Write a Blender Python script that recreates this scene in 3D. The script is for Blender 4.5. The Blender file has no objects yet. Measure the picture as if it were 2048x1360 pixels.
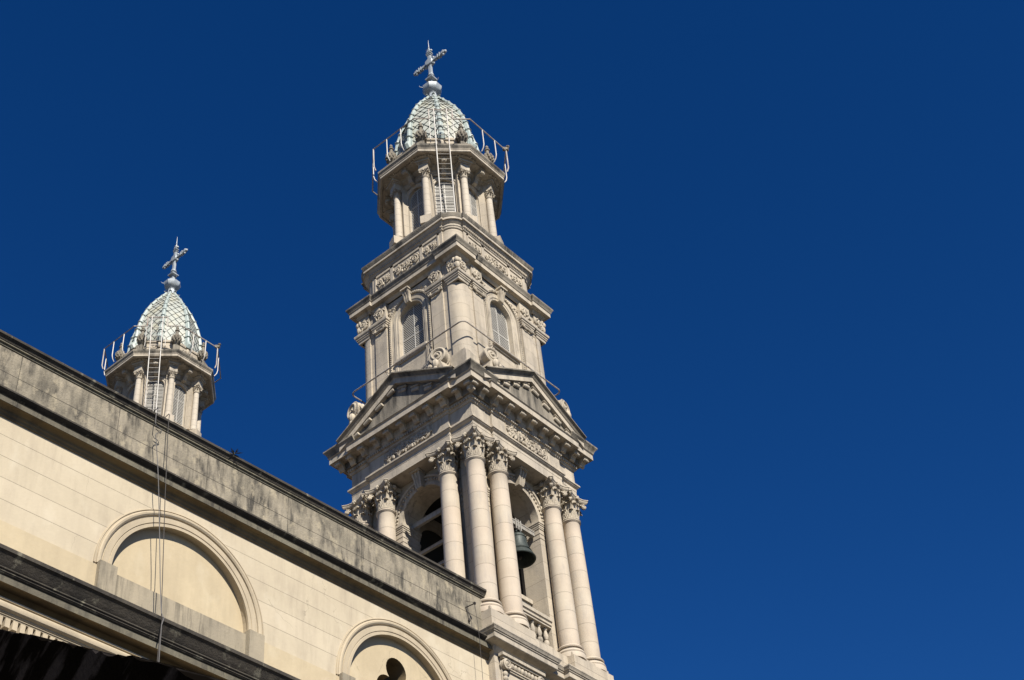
import bpy, math, random
from math import sin, cos, pi, radians, sqrt, atan2
from mathutils import Vector, Matrix
random.seed(7)
S = bpy.context.scene
COL = S.collection
# ------------------------------------------------------------------ camera, sky, sun, exposure
cam = bpy.data.cameras.new('camera'); camo = bpy.data.objects.new('camera', cam); COL.objects.link(camo)
yaw, pit, rol = radians(35.3613), radians(42.7113), radians(-6.9429)
fw = Vector((cos(pit)*cos(yaw), cos(pit)*sin(yaw), sin(pit)))
rt = Vector((sin(yaw), -cos(yaw), 0)); up = rt.cross(fw)
r2 = rt*cos(rol)+up*sin(rol); u2 = up*cos(rol)-rt*sin(rol)
camo.matrix_world = Matrix(((r2.x, u2.x, -fw.x, 0), (r2.y, u2.y, -fw.y, 0), (r2.z, u2.z, -fw.z, 1.6), (0, 0, 0, 1)))
cam.sensor_width = 36; cam.lens = 2780/2048*36; cam.clip_end = 5000; cam.clip_start = .1
S.camera = camo
SUN = Vector((-.50, -1.0, .90)).normalized()
w = bpy.data.worlds.new('World'); S.world = w; w.use_nodes = True
nt = w.node_tree; bg = nt.nodes['Background']
sky = nt.nodes.new('ShaderNodeTexSky'); sky.sky_type = 'NISHITA'; sky.sun_disc = False
sky.sun_elevation = math.asin(SUN.z); sky.sun_rotation = atan2(SUN.x, SUN.y)
sky.altitude = 2500; sky.air_density = 1.0; sky.dust_density = 0.0; sky.ozone_density = 5.0
hs = nt.nodes.new('ShaderNodeHueSaturation'); hs.inputs['Saturation'].default_value = 1.27; hs.inputs['Value'].default_value = 1.0
hs.inputs['Hue'].default_value = .511
nt.links.new(sky.outputs[0], hs.inputs['Color']); nt.links.new(hs.outputs[0], bg.inputs[0]); bg.inputs[1].default_value = .058
sl = bpy.data.lights.new('sun', 'SUN'); slo = bpy.data.objects.new('sun', sl); COL.objects.link(slo)
sl.energy = 5.0; sl.angle = radians(.5); sl.color = (1, .93, .82)
slo.rotation_euler = SUN.to_track_quat('Z', 'Y').to_euler(); slo.location = (-20, -40, 60)
S.view_settings.view_transform = 'Standard'; S.view_settings.look = 'None'; S.view_settings.gamma = 1
S.view_settings.exposure = 0.76; S.view_settings.use_curve_mapping = False

# ------------------------------------------------------------------ materials
def mat(name, c1, c2, grime=None, g=0.0, streak=(2.2, 2.2, .3), gscale=1.0, joints=None, jdark=.45, rough=.85,
        bump=.25, fine=14.0, metal=0.0, patches=None, vjoint=None, big=.5, unwarp=False, gramp=(.45, .7), cracks=False, dz_var=None, psc=(1, 1, .7)):
    K = .63; c1 = tuple(x*K for x in c1); c2 = tuple(x*K for x in c2); grime = grime and tuple(x*K for x in grime)
    if patches: patches = (tuple(x*K for x in patches[0]),)+tuple(patches[1:])
    m = bpy.data.materials.new(name); m.use_nodes = True; n = m.node_tree; N = n.nodes; L = n.links
    b = N['Principled BSDF']; b.inputs['Roughness'].default_value = rough; b.inputs['Metallic'].default_value = metal
    geo = N.new('ShaderNodeNewGeometry'); P = geo.outputs['Position']
    def noise(scale, det=4, vec=P, sc=None, rough_=.55, dist=0.0):
        if sc:
            mp = N.new('ShaderNodeMapping'); mp.inputs['Scale'].default_value = sc; L.new(vec, mp.inputs[0]); vec = mp.outputs[0]
        t = N.new('ShaderNodeTexNoise'); t.inputs['Scale'].default_value = scale; t.inputs['Detail'].default_value = det
        t.inputs['Roughness'].default_value = rough_; t.inputs['Distortion'].default_value = dist; L.new(vec, t.inputs[0]); return t.outputs[0]
    def ramp(v, a, bb):
        r = N.new('ShaderNodeMapRange'); r.inputs[1].default_value = a; r.inputs[2].default_value = bb; L.new(v, r.inputs[0]); return r.outputs[0]
    def mix(fac, a, c, blend='MIX'):
        x = N.new('ShaderNodeMix'); x.data_type = 'RGBA'; x.blend_type = blend
        for k, v in ((0, fac), (6, a), (7, c)):
            if hasattr(v, 'is_linked') or hasattr(v, 'links'): L.new(v, x.inputs[k])
            elif isinstance(v, (float, int)): x.inputs[k].default_value = v
            else: x.inputs[k].default_value = (*v, 1)
        return x.outputs[2]
    def ma(op, a, bb=None):
        x = N.new('ShaderNodeMath'); x.operation = op
        for k, v in ((0, a), (1, bb)):
            if v is None: continue
            if hasattr(v, 'links'): L.new(v, x.inputs[k])
            else: x.inputs[k].default_value = v
        return x.outputs[0]
    col = mix(ramp(noise(big, 5), .35, .68), c1, c2)
    f2 = ramp(noise(fine*.35, 6, rough_=.7), .3, .75)
    col = mix(ma('MULTIPLY', f2, .22), col, tuple(x*.62 for x in c1))
    if grime:
        s1 = ramp(noise(gscale, 6, sc=streak, rough_=.65), gramp[0], gramp[1])
        s2 = ramp(noise(gscale*.45, 4, rough_=.6), .3, .7)
        gm = ma('MULTIPLY', ma('MULTIPLY', s1, s2), g)
        col = mix(ma('MINIMUM', gm, 1.0), col, grime)
    if patches:
        pc, pa, plo, phi, psc_ = patches
        col = mix(ma('MULTIPLY', ramp(noise(psc_, 5, sc=psc, rough_=.6), plo, phi), pa), col, pc)
    bumpv = noise(fine, 5, rough_=.7)
    z = None
    if joints or vjoint:
        sx = N.new('ShaderNodeSeparateXYZ'); L.new(P, sx.inputs[0]); z = sx.outputs[2]
        if unwarp:   # the long courses sink very slightly towards the left end
            k = ma('MULTIPLY', ma('SUBTRACT', sx.outputs[0], 36.44), .0037)
            z = ma('ADD', ma('DIVIDE', ma('SUBTRACT', z, 24.0), ma('ADD', k, 1.0)), 24.0)
    masks = []
    if joints:
        z0, dz, wd = joints
        fr = ma('FRACT', ma('DIVIDE', ma('SUBTRACT', z, z0-100*dz), dz))
        masks.append(ma('LESS_THAN', fr, wd/dz))
    if vjoint:
        x0, dx, wd = vjoint
        jx = ma('ADD', sx.outputs[0], ma('MULTIPLY', noise(1.3, 3), .0))
        fr = ma('FRACT', ma('DIVIDE', ma('SUBTRACT', jx, x0-100*dx), dx))
        masks.append(ma('LESS_THAN', fr, wd/dx))
    if cracks:
        v = N.new('ShaderNodeTexVoronoi'); v.feature = 'DISTANCE_TO_EDGE'; v.inputs['Scale'].default_value = .33
        mp = N.new('ShaderNodeMapping'); mp.inputs['Scale'].default_value = (1, 1, .45); 
        va = N.new('ShaderNodeVectorMath'); va.operation = 'ADD'
        tn = N.new('ShaderNodeTexNoise'); tn.inputs['Scale'].default_value = 2.5; tn.inputs['Detail'].default_value = 6; L.new(P, tn.inputs[0])
        vs = N.new('ShaderNodeVectorMath'); vs.operation = 'SCALE'; vs.inputs[3].default_value = .5; L.new(tn.outputs[1], vs.inputs[0])
        L.new(P, va.inputs[0]); L.new(vs.outputs[0], va.inputs[1]); L.new(va.outputs[0], mp.inputs[0]); L.new(mp.outputs[0], v.inputs['Vector'])
        ck = ma('MULTIPLY', ma('LESS_THAN', v.outputs[0], .0022), ramp(noise(.35, 2), .52, .56))
        col = mix(ma('MULTIPLY', ck, .45), col, tuple(x*.4 for x in c1))
    if joints and dz_var:
        oi = N.new('ShaderNodeObjectInfo'); cb = N.new('ShaderNodeCombineXYZ'); wn = N.new('ShaderNodeTexWhiteNoise'); wn.noise_dimensions = '3D'
        L.new(ma('FLOOR', ma('DIVIDE', ma('SUBTRACT', z, joints[0]-100*joints[1]), joints[1])), cb.inputs[0]); L.new(oi.outputs['Random'], cb.inputs[1])
        if dz_var[1]: L.new(ma('FLOOR', ma('DIVIDE', ma('ADD', sx.outputs[0], sx.outputs[1]), dz_var[1])), cb.inputs[2])
        L.new(cb.outputs[0], wn.inputs[0])
        col = mix(ma('MULTIPLY', wn.outputs[0], dz_var[0]), col, dz_var[2] if len(dz_var) > 2 else tuple(x*.6 for x in c2))
    jm = None
    for q in masks:
        jm = q if jm is None else ma('MAXIMUM', jm, q)
    if jm is not None:
        jf = ma('MULTIPLY', jm, ma('ADD', ma('MULTIPLY', noise(3, 3), .7), .45))
        col = mix(ma('MINIMUM', ma('MULTIPLY', jf, 1.0), 1.0), col, tuple(x*jdark for x in c1))
        bumpv = ma('SUBTRACT', bumpv, ma('MULTIPLY', jm, 1.5))
    L.new(col, b.inputs['Base Color'])
    bp = N.new('ShaderNodeBump'); bp.inputs['Strength'].default_value = bump; bp.inputs['Distance'].default_value = .03
    L.new(bumpv, bp.inputs['Height']); L.new(bp.outputs[0], b.inputs['Normal'])
    return m
STONE = mat('tower_stone', (.72, .62, .475), (.59, .52, .42), (.22, .19, .15), .9, joints=(31.75, .895, .022), bump=.4, dz_var=(.28, 1.6), patches=((.40, .36, .31), .5, .54, .66, 1.1))
TRIM = mat('tower_trim_stone', (.70, .61, .475), (.56, .495, .405), (.17, .15, .12), 1.0, bump=.45, patches=((.34, .31, .26), .5, .55, .66, 1.6))
TYMP = mat('tympanum_stone', (.50, .44, .36), (.42, .37, .31), (.17, .15, .12), .4, bump=.35)
TOPST = mat('weathered_cornice_stone', (.42, .37, .29), (.28, .25, .20), (.055, .05, .04), 1.3, bump=.6, gramp=(.38, .62))
CARVE = mat('carved_stone', (.72, .63, .485), (.48, .42, .34), (.13, .11, .09), 1.0, gscale=3, bump=.4)
COLST = mat('column_stone', (.72, .63, .495), (.61, .51, .395), (.36, .34, .32), .8, joints=(31.75, .895, .02), jdark=.3, dz_var=(.45, 0, (.46, .38, .30)), big=.8, bump=.3, gscale=1.5)
LCOLST = mat('lantern_column_stone', (.72, .64, .52), (.60, .53, .43), (.33, .29, .24), .5, joints=(56.3, .47, .018), jdark=.35, bump=.3)
NAVE = mat('nave_render', (.70, .605, .44), (.62, .53, .38), (.42, .35, .26), .8, streak=(2.2, 2.2, .35), gscale=1.2, dz_var=(.16, 0, (.60, .52, .40)), joints=(24.72, .745, .018), jdark=.3, unwarp=True,
           bump=.22, big=.45, patches=((.76, .68, .52), .5, .56, .7, .9), cracks=True, rough=.9)
NPLAIN = mat('nave_plain_render', (.71, .59, .39), (.62, .51, .335), (.34, .28, .19), .45, bump=.22, big=.6, patches=((.72, .62, .44), .5, .55, .68, 1.1), cracks=True, rough=.9)
NMOLD = mat('nave_moulding_render', (.68, .57, .40), (.58, .485, .34), (.30, .25, .18), .6, bump=.25)
PARA = mat('stained_parapet_render', (.44, .385, .29), (.27, .24, .18), (.075, .068, .055), 1.7, streak=(2.2, 2.2, .5), gscale=2.0, gramp=(.42, .68),
           joints=(30.02-20, 20, .022), jdark=.12, vjoint=(1.4, 3.55, .02), unwarp=True, bump=.9, big=1.1,
           patches=((.52, .45, .32), .7, .54, .66, 2.4), rough=.95, fine=12)
SILLM = mat('stained_sill_render', (.50, .43, .31), (.36, .315, .235), (.10, .09, .07), 1.2, streak=(3, 3, .3), gscale=1.6, bump=.5, rough=.95)
BLACKM = mat('mould_blackened_cornice', (.085, .072, .055), (.045, .038, .03), (.018, .016, .013), 1.5, streak=(2, 2, .8), bump=.9, big=1.4,
             patches=((.26, .24, .18), .9, .58, .68, 3.0), rough=.95)
FASC = mat('weathered_fascia', (.22, .20, .145), (.13, .115, .085), (.04, .035, .028), 1.5, streak=(2.5, 2.5, .5), gscale=1.6, bump=.7,
           patches=((.33, .30, .2), .6, .58, .7, 1.8), rough=.95)
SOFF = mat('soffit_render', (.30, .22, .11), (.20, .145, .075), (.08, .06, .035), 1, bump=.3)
LOUV = mat('painted_louvre', (.74, .72, .66), (.62, .60, .55), (.3, .28, .25), .4, bump=.1, rough=.6)
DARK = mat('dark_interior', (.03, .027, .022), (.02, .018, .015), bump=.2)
DOME = mat('glazed_dome_tile', (.62, .63, .55), (.50, .55, .51), (.24, .25, .22), .9, gscale=2, bump=.2, rough=.5, big=1.6, patches=((.62, .58, .40), .6, .5, .66, 1.2))
RIBM = mat('rib_tile', (.58, .65, .61), (.47, .56, .54), (.16, .18, .16), .6, gscale=2, bump=.25, rough=.45, big=2)
ZINC = mat('grey_zinc', (.46, .52, .57), (.60, .65, .68), (.14, .16, .18), .9, gscale=3, bump=.3, rough=.5, metal=.15, big=2.5)
URNM = mat('weathered_urn_stone', (.36, .32, .25), (.20, .175, .14), (.05, .045, .035), 1.4, gscale=4, bump=.9)
WPAINT = mat('white_painted_steel', (.74, .72, .67), (.66, .63, .57), (.30, .17, .09), .8, gscale=5, bump=.1, rough=.5)
RPAINT = mat('rust_marked_rail', (.70, .66, .60), (.56, .50, .43), (.20, .10, .055), 1.5, gscale=6, bump=.2, rough=.7)
BRONZE = mat('bell_bronze', (.033, .046, .044), (.058, .075, .07), (.14, .17, .15), .7, streak=(5, 5, .5), gscale=2.5, bump=.2, rough=.55, metal=.3, big=3)
IRON = mat('dark_iron', (.03, .025, .022), (.05, .035, .028), bump=.3, rough=.7)
ROPEM = mat('grey_cable', (.06, .055, .05), (.10, .09, .085), bump=.1)
ROPEL = mat('pale_cable', (.15, .145, .145), (.22, .21, .205), bump=.1)
BEAMM = mat('pale_steel_beam', (.48, .47, .43), (.36, .34, .30), (.22, .15, .1), .8, gscale=3, bump=.2)
MSHADE = mat('mould_shade_wall', (.004, .0032, .0025), (.006, .005, .004), bump=.3, big=.8, psc=(.5, .3, 1.0), patches=((.032, .028, .027), 1.0, .50, .60, 1.8), rough=1.0)  # mould-stained wall, its deep shade put into the near-black base colour
MSHADE.node_tree.nodes['Principled BSDF'].inputs['Specular IOR Level'].default_value = 0.0
GREEN = mat('weed_green', (.09, .10, .03), (.14, .13, .05), bump=.1)
PANE = mat('dusty_pane', (.10, .09, .085), (.075, .07, .065), bump=.05, rough=.5)
GROUND = mat('paving', (.09, .08, .07), (.06, .055, .05), (.04, .035, .03), .8, bump=.4)
ROOFM = mat('roof_deck', (.22, .16, .12), (.17, .13, .1), (.07, .06, .05), .8, bump=.4)
BWALL = mat('town_wall', (.42, .37, .30), (.34, .30, .25), (.16, .14, .11), .8, bump=.3)

# ------------------------------------------------------------------ mesh helpers
class MB:
    def __init__(s): s.v = []; s.f = []
    def add(s, vs, fs, M=None):
        o = len(s.v)
        if M is not None: vs = [M @ Vector(p) for p in vs]
        s.v += [tuple(p) for p in vs]; s.f += [tuple(i+o for i in f) for f in fs]; return s
    def merge(s, b, M=None): return s.add(b.v, b.f, M)
    def box(s, x0, x1, y0, y1, z0, z1, M=None):
        vs = [(x, y, z) for z in (z0, z1) for y in (y0, y1) for x in (x0, x1)]
        return s.add(vs, [(0, 2, 3, 1), (4, 5, 7, 6), (0, 1, 5, 4), (2, 6, 7, 3), (0, 4, 6, 2), (1, 3, 7, 5)], M)
    def lathe(s, prof, n=24, c=(0, 0, 0), M=None, cap=True, sx=1):
        vs = []; fs = []; m = len(prof)
        for i in range(n):
            a = 2*pi*i/n
            for r, z in prof: vs.append((c[0]+r*cos(a)*sx, c[1]+r*sin(a), c[2]+z))
        for i in range(n):
            j = (i+1) % n
            for k in range(m-1): fs.append((i*m+k, j*m+k, j*m+k+1, i*m+k+1))
        if cap:
            fs.append(tuple(i*m for i in range(n))[::-1]); fs.append(tuple(i*m+m-1 for i in range(n)))
        return s.add(vs, fs, M)
    def tube(s, pts, r, n=6, M=None, cap=True):
        pts = [Vector(p) for p in pts]; vs = []; fs = []; prev = None; m = len(pts)
        for i, p in enumerate(pts):
            t = (pts[min(i+1, m-1)]-pts[max(i-1, 0)])
            t = t.normalized() if t.length > 1e-9 else Vector((0, 0, 1))
            if prev is None:
                a = Vector((0, 0, 1)) if abs(t.z) < .9 else Vector((1, 0, 0)); u = t.cross(a).normalized()
            else:
                u = (prev-t*prev.dot(t)); u = u.normalized() if u.length > 1e-6 else t.orthogonal().normalized()
            prev = u; v = t.cross(u); rr = r[i] if isinstance(r, (list, tuple)) else r
            for k in range(n):
                a = 2*pi*k/n; vs.append(p+u*(rr*cos(a))+v*(rr*sin(a)))
        for i in range(m-1):
            for k in range(n):
                j = (k+1) % n; fs.append((i*n+k, i*n+j, (i+1)*n+j, (i+1)*n+k))
        if cap: fs.append(tuple(range(n))[::-1]); fs.append(tuple((m-1)*n+k for k in range(n)))
        return s.add(vs, fs, M)
    def prism(s, poly, y0, y1, M=None):   # poly in (x,z), extruded along y
        n = len(poly); vs = [(x, y0, z) for x, z in poly]+[(x, y1, z) for x, z in poly]
        fs = [tuple(range(n)), tuple(range(2*n-1, n-1, -1))]+[(i, (i+1) % n, (i+1) % n+n, i+n)[::-1] for i in range(n)]
        return s.add(vs, fs, M)
    def ball(s, c, r, n=8, m=6, sc=(1, 1, 1), M=None):
        vs = []; fs = []
        for i in range(m+1):
            t = pi*i/m
            for k in range(n):
                a = 2*pi*k/n; vs.append((c[0]+r*sc[0]*sin(t)*cos(a), c[1]+r*sc[1]*sin(t)*sin(a), c[2]+r*sc[2]*cos(t)))
        for i in range(m):
            for k in range(n): j = (k+1) % n; fs.append((i*n+k, (i+1)*n+k, (i+1)*n+j, i*n+j))
        return s.add(vs, fs, M)
    def sweep(s, plan, prof, M=None, closed=True):
        # plan: ccw list of (x,y); prof: list of (offset outwards, z); mitred corners
        n = len(plan); m = len(prof); vs = []; fs = []
        for i in range(n):
            p = Vector(plan[i]).to_2d() if False else Vector((plan[i][0], plan[i][1]))
            a = Vector(plan[(i-1) % n]) if (closed or i > 0) else None
            c = Vector(plan[(i+1) % n]) if (closed or i < n-1) else None
            def nrm(q0, q1): d = (q1-q0).normalized(); return Vector((d.y, -d.x))
            if a is None: mv = nrm(p, c)
            elif c is None: mv = nrm(a, p)
            else:
                n1 = nrm(a, p); n2 = nrm(p, c); mv = (n1+n2); mv = mv/max(1e-6, (1+n1.dot(n2)))
            for o, z in prof: vs.append((p.x+mv.x*o, p.y+mv.y*o, z))
        for i in range(n if closed else n-1):
            j = (i+1) % n
            for k in range(m-1): fs.append((i*m+k, j*m+k, j*m+k+1, i*m+k+1))
        return s.add(vs, fs, M)
    def slab(s, plan, z0, z1, off=0, M=None):
        s.sweep(plan, [(off, z0), (off, z1)], M)
        # caps
        t = MB(); t.sweep(plan, [(off, z0)]); n = len(plan)
        s.add(t.v, [tuple(range(n))[::-1]], M); t2 = MB(); t2.sweep(plan, [(off, z1)]); s.add(t2.v, [tuple(range(n))], M); return s

def build(name, b, m, parent=None, loc=None, smooth=30, me=None):
    if me is None:
        me = bpy.data.meshes.new(name); me.from_pydata(b.v, [], b.f); me.update()
        me.materials.append(m)
        if smooth:
            for p in me.polygons: p.use_smooth = True
            me.set_sharp_from_angle(angle=radians(smooth))
    o = bpy.data.objects.new(name, me); COL.objects.link(o)
    if parent is not None: o.parent = parent
    if loc is not None: o.location = loc
    return o
def thing(name, label, cat, loc=(0, 0, 0), group=None):
    o = bpy.data.objects.new(name, None); COL.objects.link(o); o.location = loc; o.empty_display_size = .3
    o['label'] = label; o['category'] = cat
    if group: o['group'] = group
    return o
def tag(o, label, cat, group=None):
    o['label'] = label; o['category'] = cat
    if group: o['group'] = group
    return o
def struct(o): o['kind'] = 'structure'; return o
def SIDE(k):   # (u right, -out, z) frame of face k: 0 faces -Y (the lit right face), 1 faces -X (left face)
    return Matrix.Rotation(-pi/2*k, 4, 'Z')
def onface(k, u, h, z): return SIDE(k) @ Vector((u, -h, z))
def at(x, y, z, a=0): return Matrix.Translation((x, y, z)) @ Matrix.Rotation(a, 4, 'Z')

def ressaut(hc, hm, xr):          # square plan; corner blocks at hc for |x|>xr, middle at hm
    p = []
    for k in range(4):
        for u, h in ((-hc, hc), (-xr, hc), (-xr, hm), (xr, hm), (xr, hc)):
            v = Matrix.Rotation(pi/2*k, 2) @ Vector((u, -h)); p.append((v.x, v.y))
    return p
def rounded(segs, h, r, n=7):     # segs: list of (u,h) points between the rounded corners of half width h
    p = []
    for k in range(4):
        R = Matrix.Rotation(pi/2*k, 2)
        pts = [(-h+r-r*cos(a)*1.0, h-r+r*sin(a)) for a in [pi/2*i/n for i in range(n+1)]]
        pts = [(x, yy) for x, yy in pts]+segs
        for u, hh in pts:
            v = R @ Vector((u, -hh)); p.append((v.x, v.y))
    return p
def ngon(n, ap, rot):
    R = ap/cos(pi/n); return [(R*cos(rot+2*pi*i/n), R*sin(rot+2*pi*i/n)) for i in range(n)]

def archcurve(r, zs, zb, n=20):
    return [(-r, zb)]+[(-r*cos(pi*i/n), zs+r*sin(pi*i/n)) for i in range(n+1)]+[(r, zb)]
def archwall(b, w0, w1, z0, z1, r, zs, zb, h0, h1, M, n=20):   # wall slab from depth h1 (back) to h0 (front) with an arched opening
    c = archcurve(r, zs, zb, n)
    for h in (h0, h1):
        b.add([(w0, -h, z0), (-r, -h, z0), (-r, -h, z1), (w0, -h, z1)], [(0, 1, 2, 3)], M)
        b.add([(r, -h, z0), (w1, -h, z0), (w1, -h, z1), (r, -h, z1)], [(0, 1, 2, 3)], M)
        if zb > z0: b.add([(-r, -h, z0), (r, -h, z0), (r, -h, zb), (-r, -h, zb)], [(0, 1, 2, 3)], M)
        for i in range(1, len(c)-2):
            (xa, za), (xb, zz) = c[i], c[i+1]
            b.add([(xa, -h, za), (xb, -h, zz), (xb, -h, z1), (xa, -h, z1)], [(0, 1, 2, 3)], M)
    for i in range(len(c)):
        (xa, za), (xb, zz) = c[i], c[(i+1) % len(c)]
        b.add([(xa, -h0, za), (xb, -h0, zz), (xb, -h1, zz), (xa, -h1, za)], [(0, 1, 2, 3)], M)
    for x in (w0, w1): b.add([(x, -h0, z0), (x, -h1, z0), (x, -h1, z1), (x, -h0, z1)], [(0, 1, 2, 3)], M)
    return b
def archivolt(b, zs, zb, prof, M, n=28, legs=True):    # prof: (radius, h) points, swept over the arch and down its legs
    m = len(prof); vs = []; fs = []; ang = [pi*i/n for i in range(n+1)]; rows = []
    if legs: rows.append([(-r, -h, zb) for r, h in prof])
    for a in ang: rows.append([(-r*cos(a), -h, zs+r*sin(a)) for r, h in prof])
    if legs: rows.append([(r, -h, zb) for r, h in prof])
    for rr in rows: vs += rr
    for i in range(len(rows)-1):
        for k in range(m-1): fs.append((i*m+k, i*m+k+1, (i+1)*m+k+1, (i+1)*m+k))
    fs.append(tuple(range(m))); fs.append(tuple((len(rows)-1)*m+k for k in range(m))[::-1])
    return b.add(vs, fs, M)

# ---- carving
def leaf(b, M, H, W, curl, n=9, lobes=3, rows=None):
    # leaf lying against the y=0 plane (outwards is -y), rooted at z=0, curling out at the tip
    vs = []; fs = []; m = 7
    for i in range(n+1):
        t = i/n
        if t < .7: y = -.04*H*sin(t/.7*pi/2)-.10*H*(t/.7)**2; z = H*(t/.7)*.92
        else:
            a = (t-.7)/.3*pi*.95; y = -.14*H-curl*(1-cos(a)); z = H*.92+curl*.9*sin(a)
        wd = W*(.62+.38*sin(pi*min(1, t*1.15)))*(1-.55*max(0, (t-.7)/.3))*(1+.16*cos(t*lobes*2*pi+pi))
        for k in range(m):
            s = (k-(m-1)/2)/((m-1)/2)
            yy = y+.10*W*s*s+(.045*W if k % 2 else -.03*W)
            vs.append((s*wd/2, yy, z-.06*H*abs(s)*t))
    for i in range(n):
        for k in range(m-1): a = i*m+k; fs.append((a, a+1, a+m+1, a+m))
    b.add(vs, fs, M)
def spiral(c, r0, r1, turns, a0, n=16, sgn=1):
    out = []
    for i in range(n+1):
        t = i/n; r = r0+(r1-r0)*t**.8; a = a0+sgn*2*pi*turns*t
        out.append((c[0]+r*cos(a), c[1]+r*sin(a)))
    return out
def corinthian(rb, H, ab):     # rb: bell radius, H: height, ab: abacus half width
    b = MB()
    b.lathe([(rb*1.0, 0), (rb*1.16, .01*H), (rb*1.2, .035*H), (rb*1.12, .07*H), (rb*.95, .075*H), (rb*.92, .3*H), (rb*.98, .6*H), (rb*1.18, .84*H), (rb*1.25, .86*H)], 20)
    for row, (z0, hh, ww, cu, off) in enumerate(((.07*H, .33*H, rb*.86, rb*.2, 0), (.10*H, .56*H, rb*.8, rb*.24, pi/8))):
        for k in range(8):
            a = off+k*pi/4; rr = rb*(.98+.04*row)
            M = Matrix.Rotation(a, 4, 'Z') @ Matrix.Translation((0, -rr, z0)); leaf(b, M, hh, ww, cu)
    for k in range(4):         # corner volutes carried on stalks, pairs of helices between them
        a = pi/4+k*pi/2
        M = Matrix.Rotation(a, 4, 'Z')
        R = ab*1.22
        for s in (-1, 1):
            sp = [(s*.035*rb/.4, -(R-.02)+x, z) for x, z in spiral((0, .72*H), .16*rb/.4*.72, .02, 1.6, pi*.55, 16, -1)]
            pre = [(s*rb*.42, -rb*.95, .38*H), (s*rb*.3, -rb*1.12, .6*H), (s*rb*.16, -rb*1.45, .80*H)]
            b.tube(pre+sp, [.028*rb/.4]*3+[.045*rb/.4]*17, 5, M)
        b.ball((0, -(R-.02), .72*H), .06*rb/.4, 6, 4, M=M)
        leaf(b, M @ Matrix.Translation((0, -rb*1.1, .42*H)), .30*H, rb*.5, rb*.22, 6)
        M2 = Matrix.Rotation(k*pi/2, 4, 'Z')
        for s in (-1, 1):
            sp = [(s*(rb*.26)+s*x*.9, -rb*1.22, z) for x, z in spiral((0, .74*H), .1*rb/.4, .015, 1.4, pi, 12, 1)]
            b.tube([(s*rb*.45, -rb*1.0, .42*H), (s*rb*.5, -rb*1.12, .62*H)]+sp, .026*rb/.4, 5, M2)
        b.ball((0, -ab*.93, .93*H), .115*rb/.4, 8, 5, (1, .7, 1), M2)
        for q in range(5): b.ball((.085*rb/.4*cos(q*1.257), -ab*.95, .93*H+.085*rb/.4*sin(q*1.257)), .05*rb/.4, 6, 4, M=M2)
    plan = []
    for k in range(4):         # concave abacus
        R = Matrix.Rotation(pi/2*k, 2)
        for u, h in ((-ab*1.0, ab*1.14), (-ab*.72, ab*.96), (-ab*.36, ab*.87), (0, ab*.85), (ab*.36, ab*.87), (ab*.72, ab*.96), (ab*1.0, ab*1.14)):
            v = R @ Vector((u, -h)); plan.append((v.x, v.y))
    b.sweep(plan, [(-.1*ab, .86*H), (-.03*ab, .90*H), (0, .93*H), (.0, .95*H), (.05*ab, .97*H), (.05*ab, H)])
    n = len(plan); t = MB(); t.sweep(plan, [(.05*ab, H)]); b.add(t.v, [tuple(range(n))])
    t = MB(); t.sweep(plan, [(-.1*ab, .86*H)]); b.add(t.v, [tuple(range(n))[::-1]])
    return b
def relief(w, h, M, cells=None, r=.032, seed=1, dense=1):   # carved scrolls filling a panel w x h, standing out of the y=0 plane
    rnd = random.Random(seed); b = MB(); c = cells or max(1, round(w/h*.95)); cw = w/c
    for i in range(c):
        cx0 = -w/2+cw*(i+.5); sg = 1 if i % 2 == 0 else -1
        R = min(cw, h)*.42
        sp = [(x, -r*.9-.012*j/4, z) for j, (x, z) in enumerate(spiral((cx0, 0), R, R*.12, 1.7, pi*.5*sg+pi, 22, sg))]
        b.tube(sp, [r*(1.15-.5*j/22) for j in range(23)], 6, M)
        for q in range(int(9*dense)):
            a = q*2.4+rnd.random(); rr = R*(.45+.75*rnd.random())
            x = cx0+rr*cos(a)*cw/(2*R)*.8; z = rr*sin(a)
            if abs(z) < h*.47 and abs(x-cx0) < cw*.5:
                ang = a+rnd.random()
                MM = M @ Matrix.Translation((x, -r*.9, z)) @ Matrix.Rotation(ang, 4, 'Y')
                b.ball((0, 0, 0), r*1.5, 6, 4, (1.9, .9, .75), MM)
        for q in range(6): b.ball((cx0+R*.2*cos(q*pi/3), -r*1.3, R*.2*sin(q*pi/3)), r*1.1, 5, 4, M=M)
        if i < c-1:
            b.ball((cx0+cw/2, -r, h*.33*sg), r*1.6, 6, 4, (1.7, 1, 1), M); b.ball((cx0+cw/2, -r, -h*.33*sg), r*1.6, 6, 4, (1.2, 1, 1.8), M)
    return b
def keystone(w, hgt, d, M):
    b = MB()
    side = [(0, 0), (-d*.55, 0), (-d*.75, hgt*.3), (-d*.8, hgt*.6), (-d, hgt*.8), (-d*1.05, hgt), (0, hgt)]
    for i in range(5):
        x0 = -w/2+w*i/5; x1 = x0+w/5
        k = 1.0 if i % 2 == 0 else .9
        vs = []
        for x in (x0, x1):
            for y, z in side: vs.append((x*(.72+.28*z/hgt), y*k, z))
        m = len(side); fs = [tuple(range(m)), tuple(range(2*m-1, m-1, -1))]+[(j, (j+1) % m, (j+1) % m+m, j+m) for j in range(m)]
        b.add(vs, fs, M)
    b.box(-w*.62, w*.62, -d*1.25, 0, hgt, hgt*1.12, M)
    return b
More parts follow.
